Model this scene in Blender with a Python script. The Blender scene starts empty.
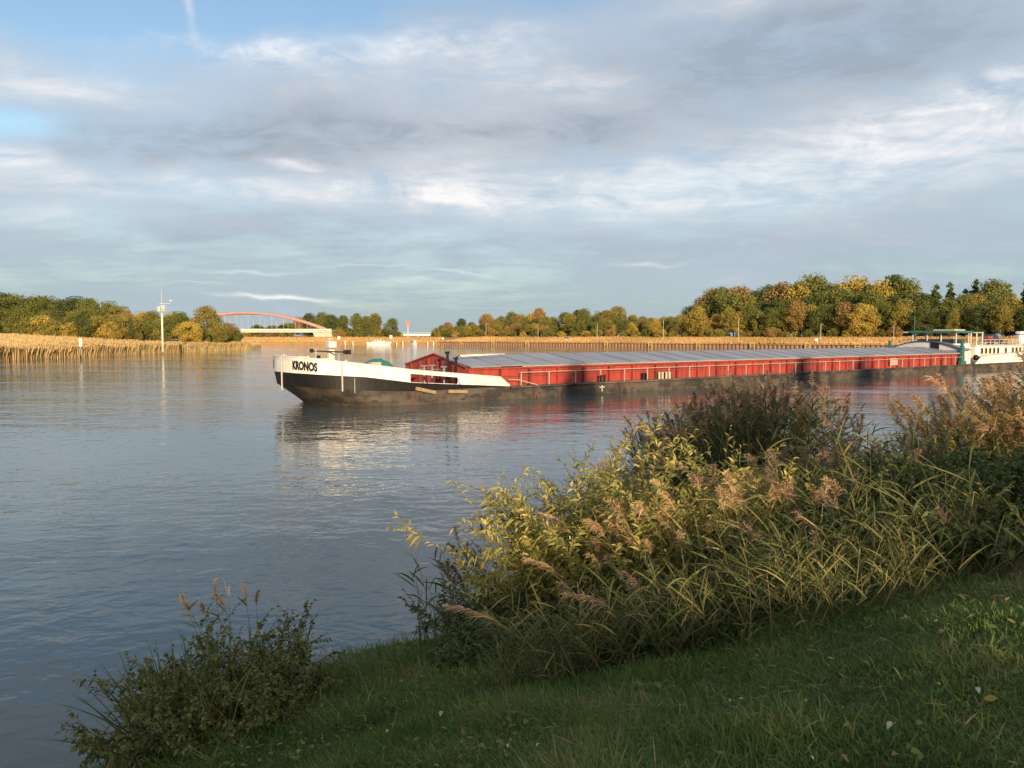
import bpy, math, random
import numpy as np
from mathutils import Vector, Matrix
random.seed(7); RNG = np.random.default_rng(11)
scene = bpy.context.scene
COL = scene.collection
F = 796.0; EYE = 5.0; PITCH = math.atan(48/F)

# ------------------------------------------------------------------ helpers
def pix(px, py, Y):
    """point on the line of sight through a photo pixel, at world depth Y"""
    a = (px-512)/F; b = (384-py)/F
    fy = math.cos(PITCH)+b*math.sin(PITCH); fz = -math.sin(PITCH)+b*math.cos(PITCH)
    t = Y/fy
    return Vector((a*t, Y, EYE+fz*t))
def pxY(px, z, Y):
    return Vector(((px-512)/F*(Y*math.cos(PITCH)+(EYE-z)*math.sin(PITCH)), Y, z))
def gz(x, y):
    x = np.asarray(x, float); y = np.asarray(y, float)
    s = (-x+y)*.7071 + .55*np.clip((-3.2-x)/1.2, 0, 1) + .35*np.sin(x*.9+1)*np.clip((y-4)/6, 0, 1)
    z = 3.93-.39*s
    z = -np.logaddexp(-z*6, -3.4*6)/6
    z = z - .8*np.clip((x-4)/4, 0, 1)*np.clip((y-7.5)/4, 0, 1)*np.clip((28-y)/8, 0, 1)
    z = z + .035*np.sin(x*2.1+.5*y)+.03*np.sin(y*2.7-x*1.3)+.015*np.sin(x*5.3+y*4.1)
    return np.maximum(z, -1.6)
def tag(o, label=None, cat=None, group=None, kind=None):
    if label: o['label'] = label
    if cat: o['category'] = cat
    if group: o['group'] = group
    if kind: o['kind'] = kind
    return o
def empty(name, loc, rz=0, **k):
    o = bpy.data.objects.new(name, None); COL.objects.link(o)
    o.location = loc; o.rotation_euler = (0, 0, rz); o.empty_display_size = .3
    return tag(o, **k)
class MB:
    def __init__(s): s.v = []; s.f = []
    def add(s, vs, fs):
        b = len(s.v); s.v += [tuple(v) for v in vs]; s.f += [tuple(i+b for i in f) for f in fs]
    def box(s, x0, x1, y0, y1, z0, z1, M=None, c=0):
        c = min(c, (x1-x0)*.4, (y1-y0)*.4)
        if c > 0:
            p = [(x0+c,y0),(x1-c,y0),(x1,y0+c),(x1,y1-c),(x1-c,y1),(x0+c,y1),(x0,y1-c),(x0,y0+c)]
            return s.prism(p, z0, z1)
        vs = [Vector((x,y,z)) for z in (z0,z1) for (x,y) in ((x0,y0),(x1,y0),(x1,y1),(x0,y1))]
        if M: vs = [M@v for v in vs]
        s.add(vs, [(3,2,1,0),(4,5,6,7),(0,1,5,4),(1,2,6,5),(2,3,7,6),(3,0,4,7)])
    def prism(s, p, z0, z1, M=None):
        n = len(p); vs = [Vector((x,y,z)) for z in (z0,z1) for x,y in p]
        if M: vs = [M@v for v in vs]
        s.add(vs, [tuple(range(n-1,-1,-1)), tuple(range(n,2*n))]+[(i,(i+1)%n,n+(i+1)%n,n+i) for i in range(n)])
    def tube(s, pts, r, n=8, r2=None):
        pts = [Vector(p) for p in pts]; K = len(pts); rings = []
        for i, p in enumerate(pts):
            d = (pts[min(i+1,K-1)]-pts[max(i-1,0)]).normalized()
            u = d.cross(Vector((0,0,1)) if abs(d.z) < .9 else Vector((1,0,0))).normalized(); w = d.cross(u)
            rr = r if r2 is None else r+(r2-r)*i/(K-1)
            rings += [p+(u*math.cos(a)+w*math.sin(a))*rr for a in (2*math.pi*j/n for j in range(n))]
        fs = [(i*n+j, i*n+(j+1)%n, (i+1)*n+(j+1)%n, (i+1)*n+j) for i in range(K-1) for j in range(n)]
        fs += [tuple(range(n-1,-1,-1)), tuple((K-1)*n+j for j in range(n))]
        s.add(rings, fs)
    def grid(s, rows, flip=False, skip=None):
        n = len(rows[0]); vs = [p for r in rows for p in r]; fs = []
        for i in range(len(rows)-1):
            for j in range(n-1):
                if skip and skip(i, j): continue
                q = (i*n+j, i*n+j+1, (i+1)*n+j+1, (i+1)*n+j)
                fs.append(q[::-1] if flip else q)
        s.add(vs, fs)
    def sphere(s, c, r, n=10, m=6, sz=1):
        rows = []
        for i in range(m+1):
            a = math.pi*i/m
            rows.append([(c[0]+r*math.sin(a)*math.cos(2*math.pi*j/n), c[1]+r*math.sin(a)*math.sin(2*math.pi*j/n), c[2]+r*sz*math.cos(a)) for j in range(n+1)])
        s.grid(rows, flip=True)
    def build(s, name, mat, parent=None, smooth=False, bevel=0, solid=0):
        me = bpy.data.meshes.new(name); me.from_pydata(s.v, [], s.f); me.update()
        if smooth: me.shade_smooth()
        me.materials.append(mat)
        o = bpy.data.objects.new(name, me); COL.objects.link(o)
        if parent: o.parent = parent
        if solid:
            m = o.modifiers.new('s', 'SOLIDIFY'); m.thickness = solid; m.offset = 0
        if bevel:
            m = o.modifiers.new('b', 'BEVEL'); m.width = bevel; m.segments = 2; m.limit_method = 'ANGLE'
        return o
class Soup:
    """many ribbons in one mesh, with a random tint per ribbon"""
    def __init__(s): s.V = []; s.Q = []; s.T = []; s.n = 0
    def strips(s, P, S, tint):
        N, K, _ = P.shape
        V = np.stack([P-S, P+S], 2).reshape(-1, 3)
        base = (np.arange(N)*K*2)[:, None, None]+(np.arange(K-1)*2)[None, :, None]
        Q = (base+np.array([0, 1, 3, 2])).reshape(-1, 4)+s.n
        s.V.append(V); s.Q.append(Q); s.T.append(np.repeat(np.asarray(tint, float), K*2)); s.n += len(V)
    def raw(s, V, Q, tint):
        s.V.append(V); s.Q.append(Q+s.n); s.T.append(np.full(len(V), tint)); s.n += len(V)
    def tube(s, P, r0, r1, tint, n=4):
        P = np.asarray(P, float); K = len(P); D = np.gradient(P, axis=0); D /= np.linalg.norm(D, axis=1)[:, None]+1e-9
        ref = np.array([.31, .95, .05]); U = np.cross(D, ref); U /= np.linalg.norm(U, axis=1)[:, None]+1e-9; W = np.cross(D, U)
        r = np.linspace(r0, r1, K)[:, None, None]; a = np.arange(n)*2*math.pi/n
        V = P[:, None]+r*(U[:, None]*np.cos(a)[None, :, None]+W[:, None]*np.sin(a)[None, :, None])
        i = (np.arange(K-1)*n)[:, None]; j = np.arange(n)[None]; j2 = (j+1) % n
        Q = np.stack([i+j, i+j2, i+n+j2, i+n+j], 2).reshape(-1, 4)
        s.raw(V.reshape(-1, 3), Q, tint)
    def mesh(s, name, mat, smooth=True):
        V = np.concatenate(s.V); Q = np.concatenate(s.Q); T = np.concatenate(s.T)
        me = bpy.data.meshes.new(name)
        me.vertices.add(len(V)); me.vertices.foreach_set('co', V.astype(np.float32).ravel())
        me.loops.add(Q.size); me.loops.foreach_set('vertex_index', Q.astype(np.int32).ravel())
        me.polygons.add(len(Q)); me.polygons.foreach_set('loop_start', (np.arange(len(Q))*4).astype(np.int32))
        me.update(calc_edges=True)
        at = me.attributes.new('tint', 'FLOAT', 'POINT'); at.data.foreach_set('value', T.astype(np.float32))
        me.materials.append(mat)
        if smooth: me.shade_smooth()
        return me
    def build(s, name, mat, parent=None):
        o = bpy.data.objects.new(name, s.mesh(name, mat)); COL.objects.link(o)
        if parent: o.parent = parent
        return o
def nrm(A): return A/(np.linalg.norm(A, axis=-1, keepdims=True)+1e-9)
def leaves(soup, B, D, L, W, droop, tint, K=4, prof=None):
    """lanceolate leaves: bases B, directions D, lengths L, half widths W"""
    N = len(B); D = nrm(D); t = np.linspace(0, 1, K)
    side = nrm(np.cross(D, RNG.normal(0, 1, (N, 3))+np.array([0, 0, .8])))
    if prof is None: prof = np.interp(t, [0, .4, 1], [.25, 1, .04])
    P = B[:, None]+D[:, None]*(L[:, None]*t)[..., None]
    P[..., 2] -= (np.asarray(droop)*L)[:, None]*t[None]**2
    S = side[:, None]*(W[:, None]*prof[None])[..., None]
    soup.strips(P, S, tint)

# ------------------------------------------------------------------ materials
def nt(mat): return mat.node_tree.nodes, mat.node_tree.links
def M(name, col, rough=.6, var=0, scale=3, metal=0, bump=0, col2=None, spec=.5, stretch=(1,1,1), detail=5):
    m = bpy.data.materials.new(name); m.use_nodes = True; N, L = nt(m); b = N['Principled BSDF']
    b.inputs['Base Color'].default_value = (*col, 1); b.inputs['Roughness'].default_value = rough
    b.inputs['Metallic'].default_value = metal; b.inputs['Specular IOR Level'].default_value = spec
    if var or bump or col2:
        tc = N.new('ShaderNodeTexCoord'); mp = N.new('ShaderNodeMapping'); mp.inputs['Scale'].default_value = stretch
        no = N.new('ShaderNodeTexNoise'); no.inputs['Scale'].default_value = scale; no.inputs['Detail'].default_value = detail; no.inputs['Roughness'].default_value = .65
        L.new(tc.outputs['Object'], mp.inputs[0]); L.new(mp.outputs[0], no.inputs[0])
        r = N.new('ShaderNodeValToRGB'); r.color_ramp.elements[0].position = .36; r.color_ramp.elements[1].position = .66
        c2 = col2 or tuple(c*(1-var) for c in col)
        r.color_ramp.elements[0].color = (*c2, 1); r.color_ramp.elements[1].color = (*col, 1)
        L.new(no.outputs[0], r.inputs[0]); L.new(r.outputs[0], b.inputs['Base Color'])
        if bump:
            bp = N.new('ShaderNodeBump'); bp.inputs['Distance'].default_value = bump; bp.inputs['Strength'].default_value = .6
            L.new(no.outputs[0], bp.inputs['Height']); L.new(bp.outputs[0], b.inputs['Normal'])
    return m
def LEAF(name, stops, rough=.55, trans=.35, nscale=None, namt=.3):
    """foliage: colour from each leaf's own tint, some light passing through"""
    m = bpy.data.materials.new(name); m.use_nodes = True; N, L = nt(m); b = N['Principled BSDF']; out = N['Material Output']
    at = N.new('ShaderNodeAttribute'); at.attribute_name = 'tint'
    r = N.new('ShaderNodeValToRGB'); cr = r.color_ramp
    while len(cr.elements) < len(stops): cr.elements.new(.5)
    for e, (p, c) in zip(cr.elements, stops): e.position = p; e.color = (*c, 1)
    fac = at.outputs['Fac']
    if nscale:
        tc = N.new('ShaderNodeTexCoord'); no = N.new('ShaderNodeTexNoise'); no.inputs['Scale'].default_value = nscale; no.inputs['Detail'].default_value = 2
        L.new(tc.outputs['Object'], no.inputs[0])
        oi = N.new('ShaderNodeObjectInfo')
        a = N.new('ShaderNodeMath'); a.operation = 'MULTIPLY_ADD'; a.inputs[1].default_value = namt*4; a.inputs[2].default_value = -namt*2
        L.new(no.outputs[0], a.inputs[0])
        a2 = N.new('ShaderNodeMath'); a2.operation = 'ADD'; L.new(a.outputs[0], a2.inputs[0]); L.new(fac, a2.inputs[1])
        a3 = N.new('ShaderNodeMath'); a3.operation = 'MULTIPLY_ADD'; a3.inputs[1].default_value = .3; L.new(oi.outputs['Random'], a3.inputs[0]); L.new(a2.outputs[0], a3.inputs[2])
        a4 = N.new('ShaderNodeMath'); a4.operation = 'SUBTRACT'; a4.inputs[1].default_value = .15; L.new(a3.outputs[0], a4.inputs[0]); fac = a4.outputs[0]
    L.new(fac, r.inputs[0]); L.new(r.outputs[0], b.inputs['Base Color']); b.inputs['Roughness'].default_value = rough
    b.inputs['Specular IOR Level'].default_value = .3
    tr = N.new('ShaderNodeBsdfTranslucent'); L.new(r.outputs[0], tr.inputs[0])
    mx = N.new('ShaderNodeMixShader'); mx.inputs[0].default_value = trans
    L.new(b.outputs[0], mx.inputs[1]); L.new(tr.outputs[0], mx.inputs[2]); L.new(mx.outputs[0], out.inputs['Surface'])
    return m

white = M('white_paint', (.84,.82,.77), .4, col2=(.62,.57,.48), scale=1.1, stretch=(1,1,.22), detail=8)
black = M('black_paint', (.008,.008,.009), .5, col2=(.016,.014,.012), scale=1.2, spec=.25)
redp = M('red_paint', (.46,.055,.036), .5, col2=(.20,.045,.032), scale=1.6, stretch=(1.3,1,.22), detail=8)
redd = M('red_rib_shaded', (.26,.032,.03), .5, col2=(.15,.028,.026), scale=1)  # darker copy of the red, rib shading put into the colour
pale = M('pale_metal', (.55,.47,.36), .5, var=.3, scale=4)
cream = M('cream_paint', (.74,.68,.52), .45, var=.15, scale=3)
dark = M('dark_metal', (.012,.012,.013), .5, spec=.3)
green = M('green_paint', (.035,.15,.12), .45, var=.2, scale=2)
navy = M('navy_paint', (.03,.05,.11), .4)
hatchm = M('hatch_metal', (.34,.34,.375), .42, col2=(.25,.25,.28), scale=.35, metal=.35, stretch=(1,.4,1))
wood = M('fender_wood', (.38,.25,.14), .8, var=.4, scale=5, bump=.01)
glass = M('window_glass', (.02,.025,.03), .06, spec=.8)
amber = M('wood_window', (.42,.24,.08), .35, var=.3, scale=3)
deckm = M('deck_paint', (.16,.15,.15), .7, var=.4, scale=1.2)
rubber = M('rubber', (.02,.02,.02), .8)
tarp = M('green_tarpaulin', (.03,.20,.17), .6, var=.4, scale=3, bump=.05)
greyp = M('grey_panel', (.22,.24,.28), .5, var=.2)
offw = M('offwhite_paint', (.62,.60,.58), .5, var=.15, scale=2)
concrete = M('pale_concrete', (.58,.50,.40), .8, var=.25, scale=.3, bump=.02)
bridgered = M('bridge_red', (.50,.26,.21), .5, var=.2, scale=.3)
yellow = M('yellow_paint', (.62,.44,.16), .5, var=.2, scale=3)
def hull_mat():
    m = M('hull_steel', (.10,.092,.08), .65); N, L = nt(m); b = N['Principled BSDF']
    tc = N.new('ShaderNodeTexCoord')
    def noise(s, st, d=6):
        mp = N.new('ShaderNodeMapping'); mp.inputs['Scale'].default_value = st; L.new(tc.outputs['Object'], mp.inputs[0])
        n = N.new('ShaderNodeTexNoise'); n.inputs['Scale'].default_value = s; n.inputs['Detail'].default_value = d; n.inputs['Roughness'].default_value = .7
        L.new(mp.outputs[0], n.inputs[0]); return n
    a = noise(.55, (1,1,1.5)); c = noise(1.8, (1,1,.35))
    r1 = N.new('ShaderNodeValToRGB'); e = r1.color_ramp.elements; e[0].position = .40; e[0].color = (.032,.029,.024,1); e[1].position = .6; e[1].color = (.105,.088,.066,1)
    L.new(a.outputs[0], r1.inputs[0])
    r2 = N.new('ShaderNodeValToRGB'); e = r2.color_ramp.elements; e[0].position = .5; e[0].color = (0,0,0,1); e[1].position = .62; e[1].color = (1,1,1,1)
    L.new(c.outputs[0], r2.inputs[0])
    mx = N.new('ShaderNodeMix'); mx.data_type = 'RGBA'; mx.inputs['B'].default_value = (.13,.062,.03,1)
    mu = N.new('ShaderNodeMath'); mu.operation = 'MULTIPLY'; mu.inputs[1].default_value = .65; L.new(r2.outputs[0], mu.inputs[0])
    L.new(mu.outputs[0], mx.inputs['Factor']); L.new(r1.outputs[0], mx.inputs['A']); 
    d = noise(.28, (1,1,2.2)); r3 = N.new('ShaderNodeValToRGB'); e = r3.color_ramp.elements; e[0].position = .54; e[0].color = (0,0,0,1); e[1].position = .57; e[1].color = (1,1,1,1)
    L.new(d.outputs[0], r3.inputs[0])
    mx2 = N.new('ShaderNodeMix'); mx2.data_type = 'RGBA'; mx2.inputs['B'].default_value = (.02,.018,.016,1)
    m3 = N.new('ShaderNodeMath'); m3.operation = 'MULTIPLY'; m3.inputs[1].default_value = .8; L.new(r3.outputs[0], m3.inputs[0])
    L.new(m3.outputs[0], mx2.inputs['Factor']); L.new(mx.outputs['Result'], mx2.inputs['A']); L.new(mx2.outputs['Result'], b.inputs['Base Color'])
    bp = N.new('ShaderNodeBump'); bp.inputs['Distance'].default_value = .03; L.new(a.outputs[0], bp.inputs['Height']); L.new(bp.outputs[0], b.inputs['Normal'])
    return m
hullm = hull_mat()

# ------------------------------------------------------------------ camera, light, sky
cam = bpy.data.cameras.new('camera'); co = bpy.data.objects.new('camera', cam); COL.objects.link(co)
cam.sensor_width = 36; cam.lens = F/1024*36; cam.clip_end = 9000; cam.clip_start = .05
co.location = (0, 0, EYE); co.rotation_euler = (math.pi/2-PITCH, 0, 0); scene.camera = co
SUN_EL = math.radians(11); SUN_AZ_X = .26           # the sun stands behind the viewer, slightly to the right
sv = Vector((SUN_AZ_X, -1, 0)).normalized()*math.cos(SUN_EL)+Vector((0, 0, math.sin(SUN_EL)))
sl = bpy.data.lights.new('sun', 'SUN'); sl.energy = 5.0; sl.angle = math.radians(.6); sl.color = (1, .77, .50)
so = bpy.data.objects.new('sun', sl); COL.objects.link(so); so.rotation_euler = sv.to_track_quat('Z', 'Y').to_euler(); so.location = (0, -20, 40)
scene.view_settings.view_transform = 'Standard'; scene.view_settings.look = 'None'; scene.view_settings.gamma = 1; scene.view_settings.use_curve_mapping = False
scene.view_settings.exposure = .47
scene.cycles.max_bounces = 6; scene.cycles.diffuse_bounces = 2; scene.cycles.glossy_bounces = 3; scene.cycles.transmission_bounces = 3; scene.cycles.transparent_max_bounces = 4
def make_world():
    w = bpy.data.worlds.new('World'); scene.world = w; w.use_nodes = True; N = w.node_tree.nodes; L = w.node_tree.links
    for n in list(N): N.remove(n)
    out = N.new('ShaderNodeOutputWorld'); tc = N.new('ShaderNodeTexCoord'); sp = N.new('ShaderNodeSeparateXYZ'); L.new(tc.outputs['Generated'], sp.inputs[0])
    def m(op, a, b=None, c=None, clamp=False):
        n = N.new('ShaderNodeMath'); n.operation = op; n.use_clamp = clamp
        for i, x in enumerate((a, b, c)):
            if x is None: continue
            if isinstance(x, (int, float)): n.inputs[i].default_value = x
            else: L.new(x, n.inputs[i])
        return n.outputs[0]
    X, Y, Z = sp.outputs
    az = m('ARCTAN2', X, Y); el = m('ARCSINE', Z)
    # cloud deck plane coordinates: clouds get flatter towards the horizon
    zz = m('ADD', m('MAXIMUM', Z, 0), .09)
    cx = N.new('ShaderNodeCombineXYZ'); L.new(m('DIVIDE', X, zz), cx.inputs[0]); L.new(m('DIVIDE', Y, zz), cx.inputs[1])
    def noise(vec, scale, detail, rough=.6, loc=(0,0,0), sc=(1,1,1), dist=0):
        mp = N.new('ShaderNodeMapping'); mp.inputs['Location'].default_value = loc; mp.inputs['Scale'].default_value = sc; L.new(vec, mp.inputs[0])
        n = N.new('ShaderNodeTexNoise'); n.inputs['Scale'].default_value = scale; n.inputs['Detail'].default_value = detail
        n.inputs['Roughness'].default_value = rough; n.inputs['Distortion'].default_value = dist; L.new(mp.outputs[0], n.inputs[0]); return n
    P = cx.outputs[0]
    ae = N.new('ShaderNodeCombineXYZ'); L.new(az, ae.inputs[0]); L.new(el, ae.inputs[1])
    wn = noise(ae.outputs[0], 5, 4, .6, sc=(1,2.2,1))
    vs = N.new('ShaderNodeVectorMath'); vs.operation = 'SUBTRACT'; L.new(wn.outputs['Color'], vs.inputs[0]); vs.inputs[1].default_value = (.5,.5,.5)
    vm = N.new('ShaderNodeVectorMath'); vm.operation = 'MULTIPLY'; L.new(vs.outputs[0], vm.inputs[0]); vm.inputs[1].default_value = (.16,.055,0)
    va = N.new('ShaderNodeVectorMath'); va.operation = 'ADD'; L.new(ae.outputs[0], va.inputs[0]); L.new(vm.outputs[0], va.inputs[1])
    AE = va.outputs[0]
    def blob(px, py, wx, wy, amp, rot=0, src=None):
        a0 = math.atan((px-512)/F); e0 = math.atan((336-py)/F*math.cos(a0))
        mp = N.new('ShaderNodeMapping'); mp.vector_type = 'TEXTURE'; L.new(src or AE, mp.inputs[0])
        mp.inputs['Location'].default_value = (a0, e0, 0); mp.inputs['Rotation'].default_value = (0, 0, math.radians(rot)); mp.inputs['Scale'].default_value = (wx/F, wy/F, 1)
        ln = N.new('ShaderNodeVectorMath'); ln.operation = 'LENGTH'; L.new(mp.outputs[0], ln.inputs[0])
        g = m('EXPONENT', m('MULTIPLY', m('MULTIPLY', ln.outputs['Value'], ln.outputs['Value']), -1))
        return m('MULTIPLY', g, amp)
    def total(bs):
        t = blob(*bs[0])
        for b in bs[1:]: t = m('ADD', t, blob(*b))
        return t
    bright = total([(190,42,110,13,.75,-5),(330,55,120,10,.55,4),(450,52,50,14,.35,0),(60,88,130,22,.32),(15,152,45,12,.6),
        (190,188,190,16,.42,2),(60,222,70,9,.4,4),(395,190,70,7,.42,-8),(300,163,34,4,.5),(490,200,70,12,.18),
        (520,60,30,22,.35,20),(590,92,60,10,.33),(720,12,90,10,.25,8),(800,165,240,36,.42,3),(985,85,70,22,.42,10),(960,140,120,30,.2),(560,165,140,22,.22),(640,205,240,18,.25)])
    thin = total([(290,296,46,2.2,.8,-1.5),(260,272,50,1.5,.3,0),(415,284,18,2,.3,0),(455,274,30,1.2,.3,0),(650,268,32,1.8,.25,0),(200,284,40,1.5,.2,1),(380,270,55,1.5,.2,0)])
    contr = blob(197,12,5,26,.55,10,ae.outputs[0])
    darkb = total([(470,140,230,34,.75,-2),(130,145,150,22,.6),(880,45,170,55,.75,0),(700,75,130,45,.6,10),(450,25,110,14,.3,6),(60,118,90,12,.2),(260,130,160,24,.3),(330,222,160,9,.3),(960,200,90,14,.2),(500,250,600,18,.35)])
    blue = total([(290,12,170,32,1.2,4),(50,20,105,26,1.1),(10,120,45,13,.8),(560,8,70,20,.5),(110,72,60,10,.25)])
    n1 = noise(P, .55, 9, .58, loc=(3.1,.7,0), sc=(1.0,1.7,1), dist=.35)
    n2 = noise(P, 2.2, 8, .62, loc=(.3,5.2,0), sc=(.7,1.6,1), dist=.5)
    n3 = noise(ae.outputs[0], 9, 10, .66, loc=(2.2,.4,0), sc=(1,2.6,1), dist=.6)
    n4 = noise(ae.outputs[0], 3.2, 8, .6, loc=(5.2,1.4,0), sc=(1,2.4,1), dist=.5)
    n1c = m('MULTIPLY', m('SUBTRACT', m('ADD', n1.outputs[0], n4.outputs[0]), 1.0), .75); n2c = m('MULTIPLY', m('SUBTRACT', m('MULTIPLY_ADD', n3.outputs[0], 1.6, n2.outputs[0]), 1.3), .62)
    # cover of cloud over the clear sky
    hz = m('SMOOTH_MIN', 1, m('MAXIMUM', m('DIVIDE', m('SUBTRACT', el, .02), .16), 0), .3)
    cov = m('ADD', m('SUBTRACT', m('ADD', .92, m('MULTIPLY', n1c, .9)), blue), m('MULTIPLY', n2c, .6))
    cov = m('MINIMUM', m('MAXIMUM', m('ADD', m('MULTIPLY_ADD', cov, m('MULTIPLY_ADD', hz, .3, .7), m('MULTIPLY_ADD', hz, -.24, .24)), contr), 0), 1)
    br = m('ADD', m('ADD', m('MULTIPLY', bright, m('MAXIMUM', m('MULTIPLY_ADD', n2c, 5.5, .9), 0)), thin), contr)
    br = m('ADD', br, m('MULTIPLY', m('MAXIMUM', m('ADD', n1c, m('MULTIPLY', n2c, .5)), 0), 1.1))
    dk = m('SUBTRACT', m('MULTIPLY', darkb, m('MULTIPLY_ADD', n2c, 3.0, 1)), m('MULTIPLY', br, .5))
    dk = m('MINIMUM', m('MAXIMUM', dk, 0), 1); br = m('MINIMUM', m('MAXIMUM', br, 0), 1)
    def mix(f, a, b):
        n = N.new('ShaderNodeMix'); n.data_type = 'RGBA'; L.new(f, n.inputs['Factor'])
        for k, x in (('A', a), ('B', b)):
            if isinstance(x, tuple): n.inputs[k].default_value = (*x, 1)
            else: L.new(x, n.inputs[k])
        return n.outputs['Result']
    grey = mix(hz, (.27,.365,.43), (.43,.49,.57))
    c = mix(br, grey, (.80,.79,.79)); c = mix(dk, c, (.305,.355,.42))
    # unseen deck high overhead, its tone raised to light the grass
    up = m('DIVIDE', m('SUBTRACT', el, .42), .35, clamp=True)
    c = mix(up, c, (.46,.49,.53))
    sky = N.new('ShaderNodeTexSky'); sky.sky_type = 'NISHITA'; sky.sun_disc = False; sky.sun_elevation = SUN_EL
    sky.sun_rotation = math.atan2(sv.x, sv.y); sky.air_density = 1.0; sky.dust_density = .6; sky.ozone_density = 1.5
    b1 = N.new('ShaderNodeBackground'); L.new(sky.outputs[0], b1.inputs[0]); b1.inputs[1].default_value = .135
    b2 = N.new('ShaderNodeBackground'); L.new(c, b2.inputs[0]); b2.inputs[1].default_value = .88
    mx = N.new('ShaderNodeMixShader'); L.new(cov, mx.inputs[0]); L.new(b1.outputs[0], mx.inputs[1]); L.new(b2.outputs[0], mx.inputs[2])
    L.new(mx.outputs[0], out.inputs[0])
    w.cycles.sampling_method = 'MANUAL'; w.cycles.sample_map_resolution = 512
make_world()

# ------------------------------------------------------------------ water and land
def water_mat():
    m = bpy.data.materials.new('canal_water'); m.use_nodes = True; N, L = nt(m); b = N['Principled BSDF']
    b.inputs['Base Color'].default_value = (.070,.088,.090,1); b.inputs['Roughness'].default_value = .04; b.inputs['IOR'].default_value = 1.36
    tc = N.new('ShaderNodeTexCoord')
    def noise(scale, rot, st, d=2, dist=0):
        mp = N.new('ShaderNodeMapping'); mp.inputs['Rotation'].default_value = (0,0,math.radians(rot)); mp.inputs['Scale'].default_value = st
        L.new(tc.outputs['Object'], mp.inputs[0]); n = N.new('ShaderNodeTexNoise'); n.inputs['Scale'].default_value = scale; n.inputs['Detail'].default_value = d
        n.inputs['Distortion'].default_value = dist; L.new(mp.outputs[0], n.inputs[0]); return n.outputs[0]
    def m2(op, a, b_, c=None):
        n = N.new('ShaderNodeMath'); n.operation = op
        for i, x in enumerate((a, b_, c)):
            if x is None: continue
            if isinstance(x, (int, float)): n.inputs[i].default_value = x
            else: L.new(x, n.inputs[i])
        return n.outputs[0]
    h = m2('MULTIPLY', noise(.8, 18, (.8,1.25,1), 2, .5), .085)
    h = m2('MULTIPLY_ADD', noise(2.1, -16, (.85,1.2,1), 2, .4), .048, h)
    h = m2('MULTIPLY_ADD', noise(6, 24, (.9,1.1,1), 1), .007, h)
    h = m2('MULTIPLY_ADD', noise(.22, 25, (.7,1.4,1), 1), .13, h)
    patch = noise(.035, 20, (.5,1.5,1), 3)
    amp = m2('MINIMUM', m2('MAXIMUM', m2('MULTIPLY_ADD', patch, 3.4, -1.05), .4), 1.15)
    h = m2('MULTIPLY', h, amp)
    bp = N.new('ShaderNodeBump'); bp.inputs['Distance'].default_value = .66; bp.inputs['Strength'].default_value = 1
    L.new(h, bp.inputs['Height']); L.new(bp.outputs[0], b.inputs['Normal'])
    return m
mb = MB(); mb.add([(-5000,-300,0),(5000,-300,0),(5000,7000,0),(-5000,7000,0)], [(0,1,2,3)])
tag(mb.build('canal_water', water_mat()), kind='structure')
mb = MB(); mb.add([(-5000,-300,-3),(5000,-300,-3),(5000,7000,-3),(-5000,7000,-3)], [(0,1,2,3)])
tag(mb.build('canal_bed', M('mud', (.08,.07,.05), .9)), kind='structure')

def ground_mat(name, a, b_, c, scale, bump=.02):
    m = M(name, a, .9); N, L = nt(m); b = N['Principled BSDF']
    tc = N.new('ShaderNodeTexCoord'); n = N.new('ShaderNodeTexNoise'); n.inputs['Scale'].default_value = scale; n.inputs['Detail'].default_value = 8; n.inputs['Roughness'].default_value = .7
    L.new(tc.outputs['Object'], n.inputs[0]); r = N.new('ShaderNodeValToRGB'); r.color_ramp.elements.new(.5)
    for e, (p, col) in zip(r.color_ramp.elements, ((.35,a),(.5,b_),(.65,c))): e.position = p; e.color = (*col,1)
    L.new(n.outputs[0], r.inputs[0]); L.new(r.outputs[0], b.inputs['Base Color'])
    bp = N.new('ShaderNodeBump'); bp.inputs['Distance'].default_value = bump; L.new(n.outputs[0], bp.inputs['Height']); L.new(bp.outputs[0], b.inputs['Normal'])
    return m
soil = ground_mat('bank_soil', (.045,.055,.018), (.07,.07,.028), (.11,.085,.04), 1.3, .06)
# near bank: fine near the viewer, coarse far behind and to the right
xs = np.unique(np.concatenate([np.linspace(-12,16,113), np.linspace(-150,-12,24), np.linspace(16,220,42)]))
ys = np.unique(np.concatenate([np.linspace(-1,24,101), np.linspace(-250,-1,42), np.linspace(24,225,50)]))
GX, GY = np.meshgrid(xs, ys); GZ = gz(GX, GY)
mb = MB(); mb.grid([[(GX[i,j],GY[i,j],GZ[i,j]) for j in range(len(xs))] for i in range(len(ys))])
tag(mb.build('near_bank', soil, smooth=True), kind='structure')

def land(name, rings, mat):
    """land sheet: rows of points from the waterline inland"""
    mb = MB(); mb.grid(rings); return tag(mb.build(name, mat, smooth=True), kind='structure')
fieldm = ground_mat('ripe_field', (.40,.25,.11), (.52,.34,.15), (.60,.42,.21), .12, .3)
shoreL = [(-330,20),(-200,60),(-103,150),(-101,190),(-101,240),(-99,300),(-104,330),(-128,352),(-180,380),(-420,420)]
def inland(p, d, z):
    # move away from the water towards the middle of the left-hand land
    v = Vector((-420, 230))-Vector(p); L_ = v.length; v = v/L_*min(d, L_-1); return (p[0]+v.x, p[1]+v.y, z)
land('field', [[inland(p, d, z) for p in shoreL] for d, z in ((0,-1),(1,.25),(8,.8),(30,2.2),(80,4.8),(160,5.9),(300,6.5))], fieldm)
mb = MB(); mb.add([(-2500,150,6.3),(-300,150,6.3),(-300,360,6.3),(-2500,360,6.3)], [(0,1,2,3)])
tag(mb.build('field_beyond', fieldm), kind='structure')
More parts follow.
